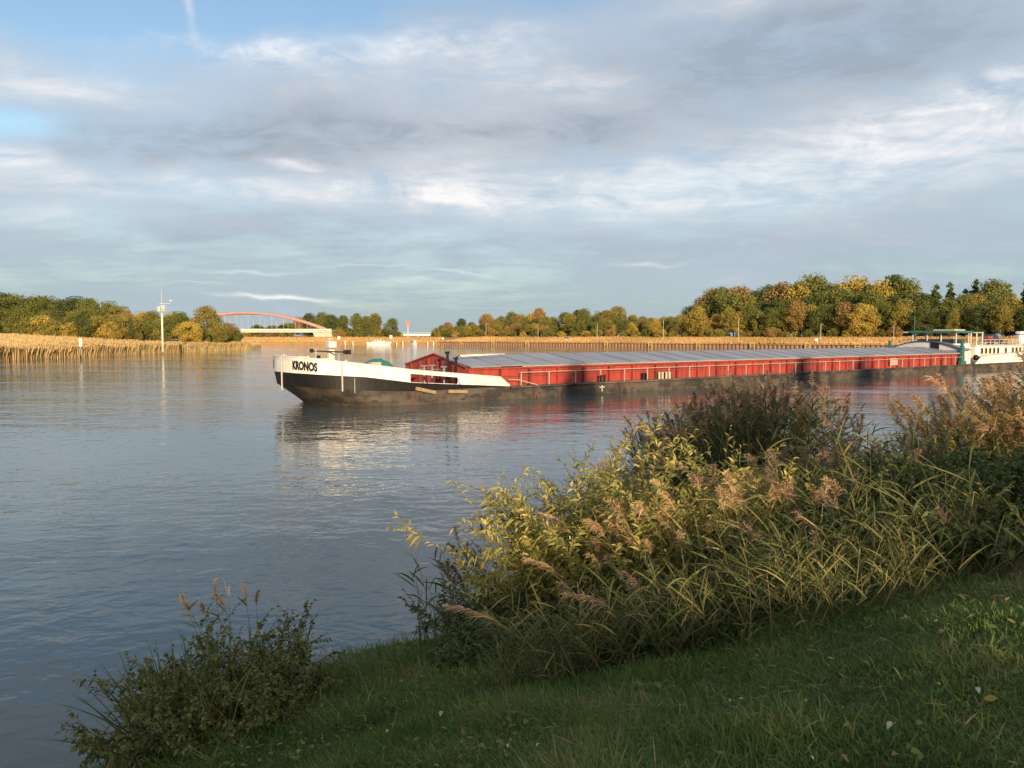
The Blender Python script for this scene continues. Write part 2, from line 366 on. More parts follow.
bankm = ground_mat('dry_bank_grass', (.30,.14,.055), (.36,.20,.08), (.20,.17,.06), .25, .3)
woodfl = ground_mat('wood_floor', (.05,.045,.02), (.07,.06,.03), (.10,.08,.03), .3, .3)
Q0 = Vector((-41,455)); QD = (Vector((128,300))-Q0); QL = QD.length; QU = QD/QL; QN = Vector((-QU.y, QU.x))
if QN.y < 0: QN = -QN
def quay(t, off, z):
    p = Q0+QU*t+QN*off; return (p.x, p.y, z)
ts = [0,60,120,180,240,300,360,430]
prof = [(0.05,-1),(0.05,1.5),(8,1.9),(18,3.2),(30,4),(60,4.4),(700,4.7)]
land('far_bank', [[(-900,505+o,z) for o,z in [q]]+[(-190,476+o*1.0,z),(-96,462+o,z)]+[quay(t,o,z) for t in ts] for q in prof for o,z in [q]][:] , bankm)
mb = MB(); mb.add([(-5000,900,3.2),(5000,900,3.2),(5000,7000,3.2),(-5000,7000,3.2)], [(0,1,2,3)])
tag(mb.build('distant_land', woodfl), kind='structure')

# ------------------------------------------------------------------ trees
BARK = M('bark', (.10,.075,.05), .9, var=.5, scale=3, bump=.03)
PBARK = M('pale_bark', (.52,.45,.34), .85, var=.5, scale=2)
CR = {
 'dark green': LEAF('leaves_dark', [(0,(.035,.055,.016)),(.5,(.10,.12,.03)),(1,(.13,.14,.035))], nscale=.25, trans=.25),
 'green': LEAF('leaves_green', [(0,(.065,.085,.022)),(.5,(.185,.195,.04)),(1,(.21,.20,.045))], nscale=.25, trans=.25),
 'olive': LEAF('leaves_olive', [(0,(.09,.09,.022)),(.5,(.30,.25,.05)),(1,(.34,.26,.05))], nscale=.25, trans=.25),
 'golden': LEAF('leaves_golden', [(0,(.16,.13,.028)),(.5,(.50,.37,.07)),(1,(.54,.36,.06))], nscale=.25, trans=.25),
 'rusty orange': LEAF('leaves_rust', [(0,(.14,.10,.028)),(.5,(.40,.25,.075)),(1,(.42,.24,.07))], nscale=.25, trans=.25)}
def crown_mesh(name, seed, kind='round', N=9500):
    """unit tree: height 1, crown centred on z"""
    r = np.random.default_rng(seed); lob = []
    if kind == 'round': k, lo, hi, wid = 40, .10, .92, .32
    elif kind == 'tall': k, lo, hi, wid = 34, .12, .94, .20
    elif kind == 'shrub': k, lo, hi, wid = 22, .10, .84, .50
    else: k, lo, hi, wid = 26, .12, .95, .17
    if kind == 'round' and seed % 5 < 3: lo = .24
    for i in range(k):
        f = (i+.5)/k; z = lo+(hi-lo)*f
        if kind == 'fir': rad = wid*(1-f)**.8+.01
        else: rad = wid*(.62+.5*math.sin(math.pi*min(1, f*1.02)**.8))*(1 if f < .8 else 1-(f-.8)*2.6)
        a = i*2.4+r.uniform(-.5,.5); rr = rad*r.uniform(.45,1.0)
        s = (r.uniform(.085,.15) if kind != 'fir' else .09*(1.15-f))*(1.6 if kind == 'shrub' else 1)
        lob.append((rr*math.cos(a), rr*math.sin(a), z+r.uniform(-.03,.03), s*1.08, r.uniform(-.18,.18)))
    lob = np.array(lob); idx = r.integers(0, k, N); c = lob[idx]
    d = nrm(r.normal(0,1,(N,3))); rr = r.uniform(0,1,N)**.35
    P = c[:, :3]+d*(c[:, 3]*rr)[:, None]*np.array([1.15,1.15,.85]); P[:, 2] = np.clip(P[:, 2], .03, 1.02)
    # a few loose sprays outside the lobes keep the outline uneven
    m_ = N//12; P[:m_] += r.normal(0,.022,(m_,3))
    nn = nrm(d+r.normal(0,.7,(N,3))+np.array([0,0,.2])); u = nrm(np.cross(nn, r.normal(0,1,(N,3)))); v = np.cross(nn, u)
    sz = r.uniform(.011,.026,N)*(1.5 if kind == 'shrub' else 1)
    C = np.stack([P-u*sz[:, None]*.5, P+u*sz[:, None]*.5+v*(sz*.15)[:, None]], 1)
    s = Soup(); s.strips(C, np.repeat((v*sz[:, None]*.5)[:, None], 2, 1), np.clip(.5+c[:, 4]+r.normal(0,.16,N), 0, 1))
    return s.mesh(name, CR['green'], smooth=False)
def trunk_mesh(name, seed, kind):
    r = np.random.default_rng(seed); s = Soup()
    top = .8 if kind in ('tall','fir') else .62
    P = np.array([[0,0,-.01],[.006,0,.12],[-.004,.008,.3],[.004,-.004,.5],[0,0,top]])
    s.tube(P, .017, .004, .5, 7)
    if kind == 'shrub':
        for i in range(6):
            a = i*1.05; s.tube(np.array([[0,0,0],[.12*math.cos(a),.12*math.sin(a),.25],[.3*math.cos(a),.3*math.sin(a),.6]]), .015, .004, .5, 5)
    else:
        for i in range(11):
            z0 = .22+i*.045; a = i*2.4; l = r.uniform(.12,.24)*(.5 if kind in ('tall','fir') else 1)
            s.tube(np.array([[0,0,z0],[l*.5*math.cos(a),l*.5*math.sin(a),z0+.06],[l*math.cos(a),l*math.sin(a),z0+.14]]), .007, .002, .5, 5)
    return s.mesh(name, BARK)
VAR = [(crown_mesh('crown', 100+i, k), trunk_mesh('trunk', 200+i, k), k) for i, k in enumerate(['round']*5+['tall']*3+['shrub']*4+['fir']*2)]
def VK(kind): return [i for i, v in enumerate(VAR) if v[2] == kind]
def tree(name, x, y, z, h, kind, colour, label, group=None, wide=1.0, rz=None, cat='tree', pale_trunk=False):
    i = random.choice(VK(kind)); cm, tm, _ = VAR[i]
    e = empty(name, (x, y, z-.05), random.uniform(0, 6.28) if rz is None else rz, label=label, cat=cat, group=group)
    e.scale = (h*wide, h*wide, h)
    c = bpy.data.objects.new('crown', cm); COL.objects.link(c); c.parent = e
    c.material_slots[0].link = 'OBJECT'; c.material_slots[0].material = CR[colour]
    t = bpy.data.objects.new('trunk', tm); COL.objects.link(t); t.parent = e
    if pale_trunk: t.material_slots[0].link = 'OBJECT'; t.material_slots[0].material = PBARK
    return e
ORD = ['first','second','third','fourth','fifth','sixth','seventh','eighth','ninth','tenth','eleventh','twelfth','thirteenth','fourteenth','fifteenth','sixteenth','seventeenth','eighteenth','nineteenth','twentieth']
def ordn(i):
    n = i+1
    if n <= 20: return ORD[n-1]
    T = {2:('twenty','twentieth'),3:('thirty','thirtieth'),4:('forty','fortieth'),5:('fifty','fiftieth'),6:('sixty','sixtieth')}[n//10]
    return T[0]+'-'+ORD[n%10-1] if n % 10 else T[1]
def skyline(tab, px): return float(np.interp(px, [a for a,_ in tab], [b for _,b in tab]))
# right-hand wood
SK = [(436,330),(450,323),(470,318),(500,314),(540,311),(560,315),(580,308),(610,309),(640,313),(665,318),(684,307),(700,297),(715,289),(745,285),(770,289),(803,276),(830,281),(860,280),(900,283),(918,287),(926,292),(935,284),(960,285),(990,281),(1024,279),(1100,278)]
def qdist(px, off):
    a = (px-512)/F; p = Q0+QN*off
    t = (a*p.y-p.x)/(QU.x-a*QU.y); return p.x+QU.x*t, p.y+QU.y*t
def palette(px):
    if px < 560: return ['olive','rusty orange','olive','green','golden','olive']
    if px < 680: return ['olive','green','olive','golden','green']
    if px < 880: return ['golden','green','olive','golden','green','rusty orange','dark green']
    return ['green','olive','green','dark green']
groupR = 'trees of the wood along the far quay'
rows = [('front', 36, 11, .62, 0), ('middle', 52, 13, .84, .1), ('back', 70, 13, 1.0, .3)]
for rname, off, step, hf, dk in rows:
    px = 442.0; k = 0
    while px < 1085:
        x, y = qdist(px+random.uniform(-3,3), off+random.uniform(-4,4)); zb = 4.1
        pt = pix(px, skyline(SK, px)+random.uniform(-1,3), y)
        h = (pt.z-zb)*hf*random.uniform(.84,1.06)*(1.08 if hf > .9 else 1)
        if rname == 'back' and 672 < px < 684: px += step; continue
        colr = random.choice(palette(px)) if random.random() > dk else random.choice(['dark green','green'])
        kind = random.choice(['round','round','tall']) if px < 925 or rname == 'front' else random.choice(['round','fir','fir'])
        wide = random.uniform(.85,1.15)*(1.25 if h < 11 else 1.0)*(.9 if kind == 'round' and h > 16 else 1)
        if kind == 'fir': colr = 'dark green'
        tree({'round':'broadleaf_tree','tall':'slender_tree','fir':'fir_tree'}[kind], x, y, zb, h, kind, colr,
             '%s %s tree, %s from left in the %s row of the far quay wood' % (colr, {'round':'broad','tall':'slender','fir':'pointed'}[kind], ordn(k), rname), groupR, wide, pale_trunk=random.random() < .65)
        k += 1; px += step*random.uniform(.75,1.25)*(.85 if px < 680 else 1.15)
# undergrowth at the wood's edge
k = 0; px = 446
while px < 900:
    x, y = qdist(px, 29+random.uniform(-2,2)); c = random.choice(['olive','green','golden','rusty orange','olive'])
    tree('edge_bush', x, y, 3.7, random.uniform(3,6), 'shrub', c, '%s low bush, %s from left along the foot of the far wood' % (c, ordn(k)), 'bushes at the foot of the far wood', random.uniform(.9,1.3), cat='bush')
    k += 1; px += random.uniform(9,14)
for px, top, col, nm in ((655,318,'golden','yellow slender tree beside the dark gap in the far wood'),(862,304,'golden','bright yellow rounded tree standing in front of the far wood'),(697,306,'golden','yellow birch-like tree at the step up of the far wood')):
    x, y = qdist(px, 30); tree('autumn_tree', x, y, 3.9, pix(px, top, y).z-3.9, 'tall' if px < 800 else 'round', col, nm, wide=1.1, pale_trunk=True)
# left wood behind the field
SL = [(-60,290),(0,293),(20,293),(45,296),(82,294),(100,299),(108,301),(130,309),(150,309),(170,312),(190,314),(205,312)]
for rname, d, step, hf in (('front', 300, 14, .72), ('back', 322, 12, 1.0)):
    px = -40.0; k = 0
    while px < 182:
        x = (px-512)/F*d; pt = pix(px, skyline(SL, px)+random.uniform(-.5,2), d)
        colr = random.choice(['dark green','green','olive','green']) if px < 110 else random.choice(['olive','olive','rusty orange','golden','green'])
        h = (pt.z-4.2)*hf*random.uniform(.9,1.03)
        tree('broadleaf_tree', x, d+random.uniform(-5,5), 4.2, h, 'round', colr, '%s tree, %s from left in the %s row behind the ripe field' % (colr, ordn(k), rname), 'trees of the wood behind the field', 1.25 if h < 14 else 1.0)
        px += step*random.uniform(.85,1.15); k += 1
k = 0; px = -38
while px < 180:
    d = 292+random.uniform(-3,3); c = random.choice(['olive','green','golden','olive','dark green'])
    tree('edge_bush', (px-512)/F*d, d, 3.9, random.uniform(6.0,9.2), 'shrub', c, '%s bush, %s from left between the ripe field and its wood' % (c, ordn(k)), 'bushes at the foot of the wood behind the field', 1.1, cat='bush')
    k += 1; px += random.uniform(8,12)
p = pix(131,318,270); tree('yew_tree', p.x, 270, 4.4, p.z-4.4, 'fir', 'dark green', 'small almost black pointed conifer at the back edge of the ripe field', wide=.9)
for px, top, d, kd, col, lab in ((189,320,262,'shrub','golden','yellow green rounded bush just right of the instrument mast'),(207,306,285,'round','olive','tall olive tree behind the yellow bush near the bridge end'),
        (180,312,292,'round','green','dark green tree left of the tall olive tree near the bridge'),(218,324,280,'shrub','olive','olive bush right of the yellow bush on the reedy point'),
        (236,330,296,'shrub','green','low green bush at the tip of the reedy point'),(228,322,305,'shrub','rusty orange','orange brown bush behind the tip of the reedy point'),(198,324,268,'shrub','green','mid green bush low in front of the tall olive tree')):
    p = pix(px, top, d); zb = 2.8
    tree('shore_bush' if kd == 'shrub' else 'shore_tree', p.x, d, zb, p.z-zb, kd, col, lab, 'bushes and trees on the reedy point', 1.15 if kd != 'shrub' else 1.0, cat='bush' if kd == 'shrub' else 'tree')
mid = [(246,328,'shrub','golden'),(258,324,'shrub','olive'),(272,325,'shrub','rusty orange'),(287,322,'shrub','olive'),(300,317,'round','rusty orange'),(309,313,'round','dark green'),(322,312,'round','green'),(331,314,'round','dark green'),
       (343,315,'tall','green'),(357,313,'tall','green'),(366,316,'tall','green'),(375,313,'tall','olive'),(392,318,'round','green'),(384,328,'shrub','olive'),(350,328,'shrub','olive'),(338,328,'shrub','rusty orange'),
       (398,331,'shrub','golden'),(436,328,'shrub','golden'),(441,325,'shrub','olive'),(448,322,'round','rusty orange'),(455,326,'shrub','green')]
for k, (px, top, kd, col) in enumerate(mid):
    d = 610 if px < 334 else 500+(k % 3)*8; p = pix(px, top, d)
    tree('distant_bush' if kd == 'shrub' else 'distant_tree', p.x, d, 3.4, max(2.5, p.z-3.4), kd, col, '%s %s, %s from left between the red arch bridge and the long wood' % (col, 'bush' if kd == 'shrub' else 'tree', ordn(k)), 'trees between bridge and wood', 1.0, cat='bush' if kd == 'shrub' else 'tree')

# ------------------------------------------------------------------ reeds along the left shore (a mass nobody could count)
strawm = LEAF('dry_reed', [(0,(.16,.11,.05)),(.35,(.42,.28,.12)),(.8,(.60,.43,.20)),(1,(.30,.33,.12))], trans=.25)
def shore_reeds(name, pts, n, h0, h1, width, w, tint=(.55,.2)):
    pts = np.array(pts, float); seg = np.linalg.norm(np.diff(pts, axis=0), axis=1); cum = np.concatenate([[0], np.cumsum(seg)])
    u = RNG.uniform(0, cum[-1], n); X = np.interp(u, cum, pts[:,0]); Y = np.interp(u, cum, pts[:,1])
    k = np.clip(np.searchsorted(cum, u)-1, 0, len(seg)-1); D = np.diff(pts, axis=0)[k]/seg[k][:, None]; Nn = np.stack([D[:,1], -D[:,0]], 1)
    o = RNG.uniform(0, 1, n)**1.2*width; X += Nn[:,0]*o; Y += Nn[:,1]*o
    clump = .82+.06*np.sin(u*.55)+.05*np.sin(u*1.7+2)+.07*np.sin(u*.19)+.04*np.sin(u*4.1)
    H = RNG.uniform(h0, h1, n)*clump; B = np.stack([X, Y, np.full(n, -.1)+o*.05], 1)
    lean = RNG.normal(0, .13, (n, 2)); t = np.linspace(0, 1, 4)
    P = B[:, None]+np.stack([lean[:,0:1]*H[:,None]*t**2, lean[:,1:2]*H[:,None]*t**2, H[:,None]*t], 2)
    a = RNG.uniform(-.7, .7, n); S = np.stack([np.cos(a), np.sin(a), 0*a], 1)[:, None]*(w*np.array([.8,1,1.1,.5]))[None,:,None]
    s = Soup(); s.strips(P, S, np.clip(RNG.normal(*tint, n)-.25*(np.sin(u*.9) > .93), 0, .97)); o_ = s.build(name, strawm)
    return tag(o_, kind='stuff')
shore_reeds('shore_reeds', [(-99,301),(-101,240),(-101,190),(-103,150),(-150,105),(-200,60)], 36000, 2.6, 3.5, 9, .10)
shore_reeds('point_reeds', [(-128,352),(-104,330),(-99,301),(-100.5,250)], 7000, 1.6, 2.6, 6, .09, (.8,.15))
# tall dry crop standing in the field
def standing(X, Y, Z, h0, h1, w, tint, mat, name):
    n = len(X); s = Soup(); H = RNG.uniform(h0, h1, n); B = np.stack([X, Y, Z-.2], 1); t = np.array([0,.5,1]); L_ = RNG.normal(0,.15,(n,2))
    P = B[:, None]+np.stack([L_[:,0:1]*H[:,None]*t, L_[:,1:2]*H[:,None]*t, H[:,None]*t], 2)
    a = RNG.uniform(-.8,.8,n)+.1; S = np.stack([np.cos(a), np.sin(a), 0*a], 1)[:, None]*(w*RNG.uniform(.6,1.3,n))[:, None, None]*np.array([1,1,.3])[None,:,None]
    s.strips(P, S, tint); return tag(s.build(name, mat), kind='stuff')
n = 130000; X = RNG.uniform(-330,-102,n); Y = RNG.uniform(120,400,n)
d_ = np.hypot(X+420, Y-230); sx = -101.5-np.clip(150-Y,0,90)*1.05-np.clip(Y-300,0,60)*.55; k_ = X < sx-3; X, Y = X[k_], Y[k_]; sx = sx[k_]
from mathutils.bvhtree import BVHTree
fo = bpy.data.objects['field']; bv = BVHTree.FromPolygons([v.co[:] for v in fo.data.vertices], [p_.vertices[:] for p_ in fo.data.polygons])
def fz(x, y):
    h_ = bv.ray_cast(Vector((x, y, 50)), Vector((0, 0, -1)))[0]; return h_.z if h_ else -5.0
Z = np.array([fz(a, b) for a, b in zip(X, Y)]); k_ = Z > .2; X, Y, Z = X[k_], Y[k_], Z[k_]
standing(X, Y, Z, .8, 1.5, .16, np.clip(RNG.normal(.6,.16,len(X))+.12*np.sin(X*.11+Y*.05),0,.95), strawm, 'dry_crop')
DRYG = LEAF('dry_bank_grass_blades', [(0,(.24,.20,.06)),(.4,(.50,.29,.11)),(.8,(.66,.42,.17)),(1,(.74,.54,.25))], trans=.25)
n = 90000; T_ = RNG.uniform(-2,425,n); O_ = RNG.uniform(1.2,31,n); X = Q0.x+QU.x*T_+QN.x*O_; Y = Q0.y+QU.y*T_+QN.y*O_
Z = np.interp(O_, [.05,8,18,30], [1.5,1.9,3.2,4.0]); standing(X, Y, Z, .5, 1.3, .16, np.clip(RNG.normal(.5,.2,n)+.15*np.sin(T_*.09)-(O_>20)*.2,0,1), DRYG, 'bank_grass')
n = 14000; X = RNG.uniform(-190,-41,n); O_ = RNG.uniform(0,24,n); Y = np.interp(X,[-190,-96,-41],[476,462,455])+O_
Z = np.interp(O_, [.05,8,18,30], [1.5,1.9,3.2,4.0])-.2; standing(X, Y, Z, .6, 1.6, .22, np.clip(RNG.normal(.45,.22,n),0,1), DRYG, 'distant_grass')

# ------------------------------------------------------------------ far quay wall, lamp posts, boats, bridge
rust = M('rusty_steel', (.33,.19,.11), .8, col2=(.22,.12,.07), scale=.6, stretch=(1,1,.4))
qw = empty('quay_wall', (Q0.x, Q0.y, 0), math.atan2(QU.y, QU.x), label='long rust brown sheet pile quay wall along the far shore', cat='quay wall')
sgn = 1 if QN.dot(Vector((-QU.y, QU.x))) > 0 else -1
mb = MB(); top, bot = [], []
x = 0
while x < 420:
    for dx, dy in ((0,0),(.35,0),(.6,-.35),(1.25,-.35),(1.5,0)): top.append((x+dx, dy*sgn, 1.55)); bot.append((x+dx, dy*sgn, -1))
    x += 1.8
mb.grid([bot, top]); mb.build('sheet_piling', rust, qw)
mb = MB(); mb.box(-1, 421, -.75, .25, 1.56, 1.8); mb.build('capping_beam', M('cap_concrete', (.42,.27,.14), .8, var=.3, scale=.5), qw, bevel=.03)
for px in (462,494,528,607,651,699,753,808,858,900):
    a = (px-512)/F; t = (a*Q0.y-Q0.x)/(QU.x-a*QU.y)
    mb = MB()
    for xx in (-.9,.9): mb.box(t+xx-.12, t+xx+.12, -1.05, -.76, -.4, 2.5)
    mb.box(t-.78, t+.78, -1.0, -.78, 1.9, 2.4); mb.box(t-.78, t+.78, -1.0, -.78, 1.0, 1.3); mb.box(t-.78, t+.78, -1.0, -.78, .3, .55)
    mb.build('ladder', yellow, qw)
for k, px in enumerate((486,538,597,663,738,820,893)):
    x, y = qdist(px, 12); pc = pix(px, 319 if k in (3,4) else 324, y)
    e = empty('lamp_post', (x, y, 2.2), label='thin grey lamp post, %s from left along the far quay' % ordn(k), cat='lamp post', group='lamp posts on the far quay')
    mb = MB(); mb.tube([(0,0,0),(0,0,pc.z-2.6),(0,-.2,pc.z-2.3)], .12, 7, .07); mb.build('pole', pale, e)
    mb = MB(); mb.box(-.15,.15,-1.1,0,pc.z-2.35,pc.z-2.2); mb.build('lamp_head', offw, e, bevel=.03)
# small sign boards on the quay
for px in (816, 443):
    x, y = qdist(px, 5)
    e = empty('quay_sign', (x, y, 1.8), label='small white board on the far quay '+('before the tall wood' if px > 500 else 'at the left end of the wood'), cat='sign')
    mb = MB(); mb.tube([(0,0,0),(0,0,1.6)], .06, 6); mb.build('post', pale, e)
    mb = MB(); mb.box(-.6,.6,-.09,-.03,1.2,2.2); mb.build('board', offw, e, bevel=.02)
def parked(px, off, mat, lab):
    x, y = qdist(px, off); e = empty('parked_car', (x, y, 2.75), math.atan2(QU.y, QU.x), label=lab, cat='car')
    def P_(pts, y0, y1):
        m_ = MB(); n = len(pts); m_.add([(a, y0, b) for a, b in pts]+[(a, y1, b) for a, b in pts], [tuple(range(n)), tuple(range(2*n-1, n-1, -1))]+[(i, n+i, n+(i+1)%n, (i+1)%n) for i in range(n)]); return m_
    P_([(-2.1,.35),(2.2,.35),(2.2,.8),(1.3,.95),(-2.0,1.0)], -.85, .85).build('body', mat, e, bevel=.06)
    P_([(-1.7,1.0),(1.15,.98),(.5,1.5),(-1.3,1.52)], -.75, .75).build('cabin', glass, e, bevel=.05)
    P_([(-1.25,1.53),(.45,1.51),(.4,1.56),(-1.2,1.58)], -.72, .72).build('roof', mat, e)
    for a in (-1.3,1.4):
        for b in (-.8,.8):
            m_ = MB(); m_.tube([(a,b-.1,.33),(a,b+.1,.33)], .33, 14); m_.build('wheel', rubber, e)
    return e
parked(567, 13, offw, 'pale car parked on the grass above the far quay')

def loft_hull(L_, B_, fb, mat, e, name='hull', rake=.18):
    rows = []
    for z, k, w in ((-.3,.86,.7),(0,.92,.88),(fb*.6,.97,.97),(fb,1,1)):
        r = []
        for i in range(17):
            f = i/16; x = -L_/2+f*L_*k; wd = B_/2*w*min(1, ((1-f)/.38))**.6 if f > .62 else B_/2*w
            r.append((x, -wd, z+(.25*fb*f*f if z > 0 else 0)))
        rows.append(r)
    mb = MB(); full = [r+[(x, -y, z) for x, y, z in reversed(r)] for r in rows]
    full = [r+[r[0]] for r in full]; mb.grid(full); n = len(full[0])
    b = len(mb.v); mb.add(full[-1][:-1], [tuple(range(n-1))]); return mb.build(name, mat, e, smooth=False)
def boat(name, px, py, Y, L_, rz, lab, cab):
    p = pxY(px, 0, Y); e = empty(name, (p.x, p.y, 0), rz, label=lab, cat='boat')
    loft_hull(L_, L_*.28, L_*.085+.3, white, e)
    h0 = L_*.085+.35
    mb = MB(); mb.box(-L_*.33, L_*.2, -L_*.1, L_*.1, h0, h0+cab, c=.3); mb.build('cabin', offw, e, bevel=.08)
    for s_ in (-1,1):
        for i in range(4):
            x0 = -L_*.30+i*L_*.12; mb = MB(); mb.box(x0, x0+L_*.09, s_*L_*.1-.02, s_*L_*.1+.02, h0+cab*.45, h0+cab*.85); mb.build('window', glass, e)
    mb = MB(); mb.box(-L_*.2, L_*.08, -L_*.085, L_*.085, h0+cab, h0+cab+.12); mb.build('cabin_roof', white, e, bevel=.03)
    mb = MB(); mb.tube([(0,0,h0+cab),(0,0,h0+cab+1.6)], .06, 6); mb.build('mast', pale, e)
    mb = MB(); mb.tube([(L_*.2,-L_*.11,h0+.8),(L_*.42,-L_*.05,h0+.95),(L_*.47,0,h0+1),(L_*.42,L_*.05,h0+.95),(L_*.2,L_*.11,h0+.8)], .04, 5)
    for x_, y_ in ((.2,.11),(.33,.08),(.42,.05)): 
        for s_ in (-1,1): mb.tube([(L_*x_, s_*L_*y_, h0-.1),(L_*x_, s_*L_*y_, h0+.85)], .03, 5)
    mb.build('bow_rail', pale, e)
    return e
boat('motor_yacht', 380, 342, 447, 13.5, math.radians(4), 'long white motor yacht moored at the distant shore right of the bridge', 1.2)
boat('motor_boat', 414, 344, 425, 8.5, math.radians(-60), 'small white motor boat lying off the distant shore near the signal mast', 1.3)
for k, (px, h) in enumerate(((344,3.2),(352,2.6),(396,2.4),(402,3),(427,2.6),(366,2.2),(335,2.4),(433,3))):
    p = pxY(px, 0, 452); e = MB(); h *= .6; e.tube([(0,0,-1),(0,0,h)], .36, 10, .33); e.tube([(0,0,h),(0,0,h+.3)], .4, 10, .25)
    o = e.build('mooring_post', cream); o.location = (p.x, 455, 0)
    tag(o, 'pale mooring post, %s one set along the distant shore by the moored boats' % ordn(k), 'mooring post', 'mooring posts by the moored boats')
# white kiosk-like posts right of the trees
for px, h, w, lab in ((391,6,1.6,'white narrow box standing on the distant shore behind the motor yacht'),(339,5,1.6,'white cabinet on the distant shore near the bridge end')):
    p = pxY(px, 0, 474); e = empty('signal_cabinet', (p.x, 474, 1.9), label=lab, cat='cabinet')
    mb = MB(); mb.box(-w/2, w/2, -.5, .5, 0, h*.55, c=.1); mb.build('housing', white, e, bevel=.04)
    mb = MB(); mb.box(-w/2-.15, w/2+.15, -.65, .65, h*.55, h*.55+.2); mb.build('cap', offw, e)
# red arch bridge
BY = 560
def bz(py): return pix(300, py, BY).z
def bxx(px): return pxY(px, 8, BY).x
br = empty('arch_bridge', (bxx(260), BY, 3), label='red arch road bridge with pale deck over the distant canal', cat='bridge')
ox = bxx(260); L0, L1 = bxx(166)-ox, bxx(323)-ox; zt, zd = bz(313)-3, bz(329.2)-3
for s_ in (0, 11):
    mb = MB(); n = 40; pts = []
    for i in range(n+1):
        f = i/n; pts.append((L0+(L1-L0)*f, s_, zd+(zt-zd)*4*f*(1-f)))
    mb.tube(pts, .8, 8); mb.build('arch', bridgered, br, smooth=True)
    for i in range(3, 38, 3):
        x_, _, z_ = pts[i]; mb = MB(); mb.tube([(x_, s_, zd-.4),(x_, s_, z_)], .11, 5); mb.build('hanger', pale, br)
mb = MB(); mb.box(bxx(140)-ox, bxx(332)-ox, -1.5, 12.5, bz(332.6)-3, bz(330)-3, c=0); mb.build('deck', concrete, br, bevel=.1)
mb = MB(); mb.box(bxx(140)-ox, bxx(332)-ox, -1.7, -1.52, bz(329.9)-3, bz(328.9)-3); mb.build('parapet', offw, br)
for px0, px1 in ((316,332),(215,222)):
    mb = MB(); a, b = bxx(px0)-ox, bxx(px1)-ox; z1 = bz(332.6)-3.02
    mb.add([(a+(1 if px0>300 else 0),-1,-3),(b,-1,-3),(b,-1,z1),(a-2,-1,z1),(a+(1 if px0>300 else 0),12,-3),(b,12,-3),(b,12,z1),(a-2,12,z1)], [(0,1,2,3),(7,6,5,4),(0,4,5,1),(1,5,6,2),(2,6,7,3),(3,7,4,0)])
    mb.build('abutment', concrete, br)
# low white bridge further right and the red and white mast beside it
e = empty('low_bridge', (pxY(418,5,640).x, 640, 3), label='low white footbridge in the distance beside the signal mast', cat='bridge')
hw = 16; z0 = pix(418,335.6,640).z-3; z1 = pix(418,334,640).z-3
mb = MB(); mb.box(-hw, hw, 0, 4, z0, z1); mb.build('deck', white, e)
for x_ in (-hw+1, 0, hw-1.5): mb = MB(); mb.box(x_-.5, x_+.5, .5, 3.5, -2, z0-.01); mb.build('pier', concrete, e)
mb = MB(); mb.tube([(-hw,0,z1+1),(hw,0,z1+1)], .12, 5)
for i in range(15): mb.tube([(-hw+i*2,0,z1),(-hw+i*2,0,z1+1)], .08, 5)
mb.build('railing', offw, e)
mb = MB(); mb.box(hw-2.5, hw-.5, -1, -.02, z0-1, z1+4); mb.build('end_post', white, e, bevel=.05)
e = empty('signal_mast', (pxY(408,5,600).x, 600, 3), label='red and white signal mast rising behind the low white footbridge', cat='mast')
hz_ = pix(408,320,600).z-3
mb = MB(); mb.tube([(0,0,0),(0,0,hz_)], .45, 8, .3); mb.build('pole', offw, e)
mb = MB(); mb.box(-1.3,1.3,-.4,.4,hz_-4.5,hz_-2.2); mb.box(-.9,.9,-.4,.4,hz_-2.0,hz_); mb.build('signal_head', M('faded_red', (.6,.16,.12), .5), e, bevel=.1)

# instrument mast and white sign on the left shore
p = pxY(163, 0, 212); e = empty('instrument_mast', (p.x, 212, 1.2), label='tall pale yellow mast with antenna arms and cage standing on the left shore', cat='mast')
def zz(py): return pix(163, py, 212).z-1.2
mb = MB(); mb.tube([(0,0,-.5),(0,0,zz(311))], .30, 12, .22); mb.build('pole', cream, e, smooth=True)
mb = MB(); mb.tube([(0,0,zz(311)),(0,0,zz(290))], .07, 6, .04); mb.build('antenna', offw, e)
mb = MB(); mb.tube([(-.6,0,zz(303.5)),(2.3,0,zz(303.5)),(2.3,0,zz(300.5))], .07, 6); mb.sphere((2.4,0,zz(300.7)), .3); mb.build('sensor_arm', offw, e)
mb = MB(); z0, z1 = zz(311.5), zz(306.5)
for zq in (z0, z1, (z0+z1)/2): mb.tube([(1.15*math.cos(a),1.15*math.sin(a),zq) for a in [i*math.pi/4 for i in range(9)]], .05, 5)
for i in range(8): a = i*math.pi/4; mb.tube([(1.15*math.cos(a),1.15*math.sin(a),z0),(1.15*math.cos(a),1.15*math.sin(a),z1)], .04, 5)
mb.prism([(1.1*math.cos(i*math.pi/4),1.1*math.sin(i*math.pi/4)) for i in range(8)], z0-.06, z0-.01); mb.build('platform_cage', cream, e)
mb = MB(); mb.box(-.95,-.4,-.35,.35,z0+.1,z0+1.1); mb.box(.3,.9,-.3,.3,z0+.2,z0+1.6); mb.build('lamp_box', offw, e, bevel=.04)
p = pxY(81, 2, 168); e = empty('shore_sign', (p.x, 168, 1.5), label='small white sign board on a post in the reeds at the left shore', cat='sign')
mb = MB(); mb.tube([(0,0,-.5),(0,0,2.2)], .08, 6); mb.build('post', pale, e)
mb = MB(); mb.box(-.33,.33,-.15,-.085,1.3,3.0); mb.build('board', white, e, bevel=.02)

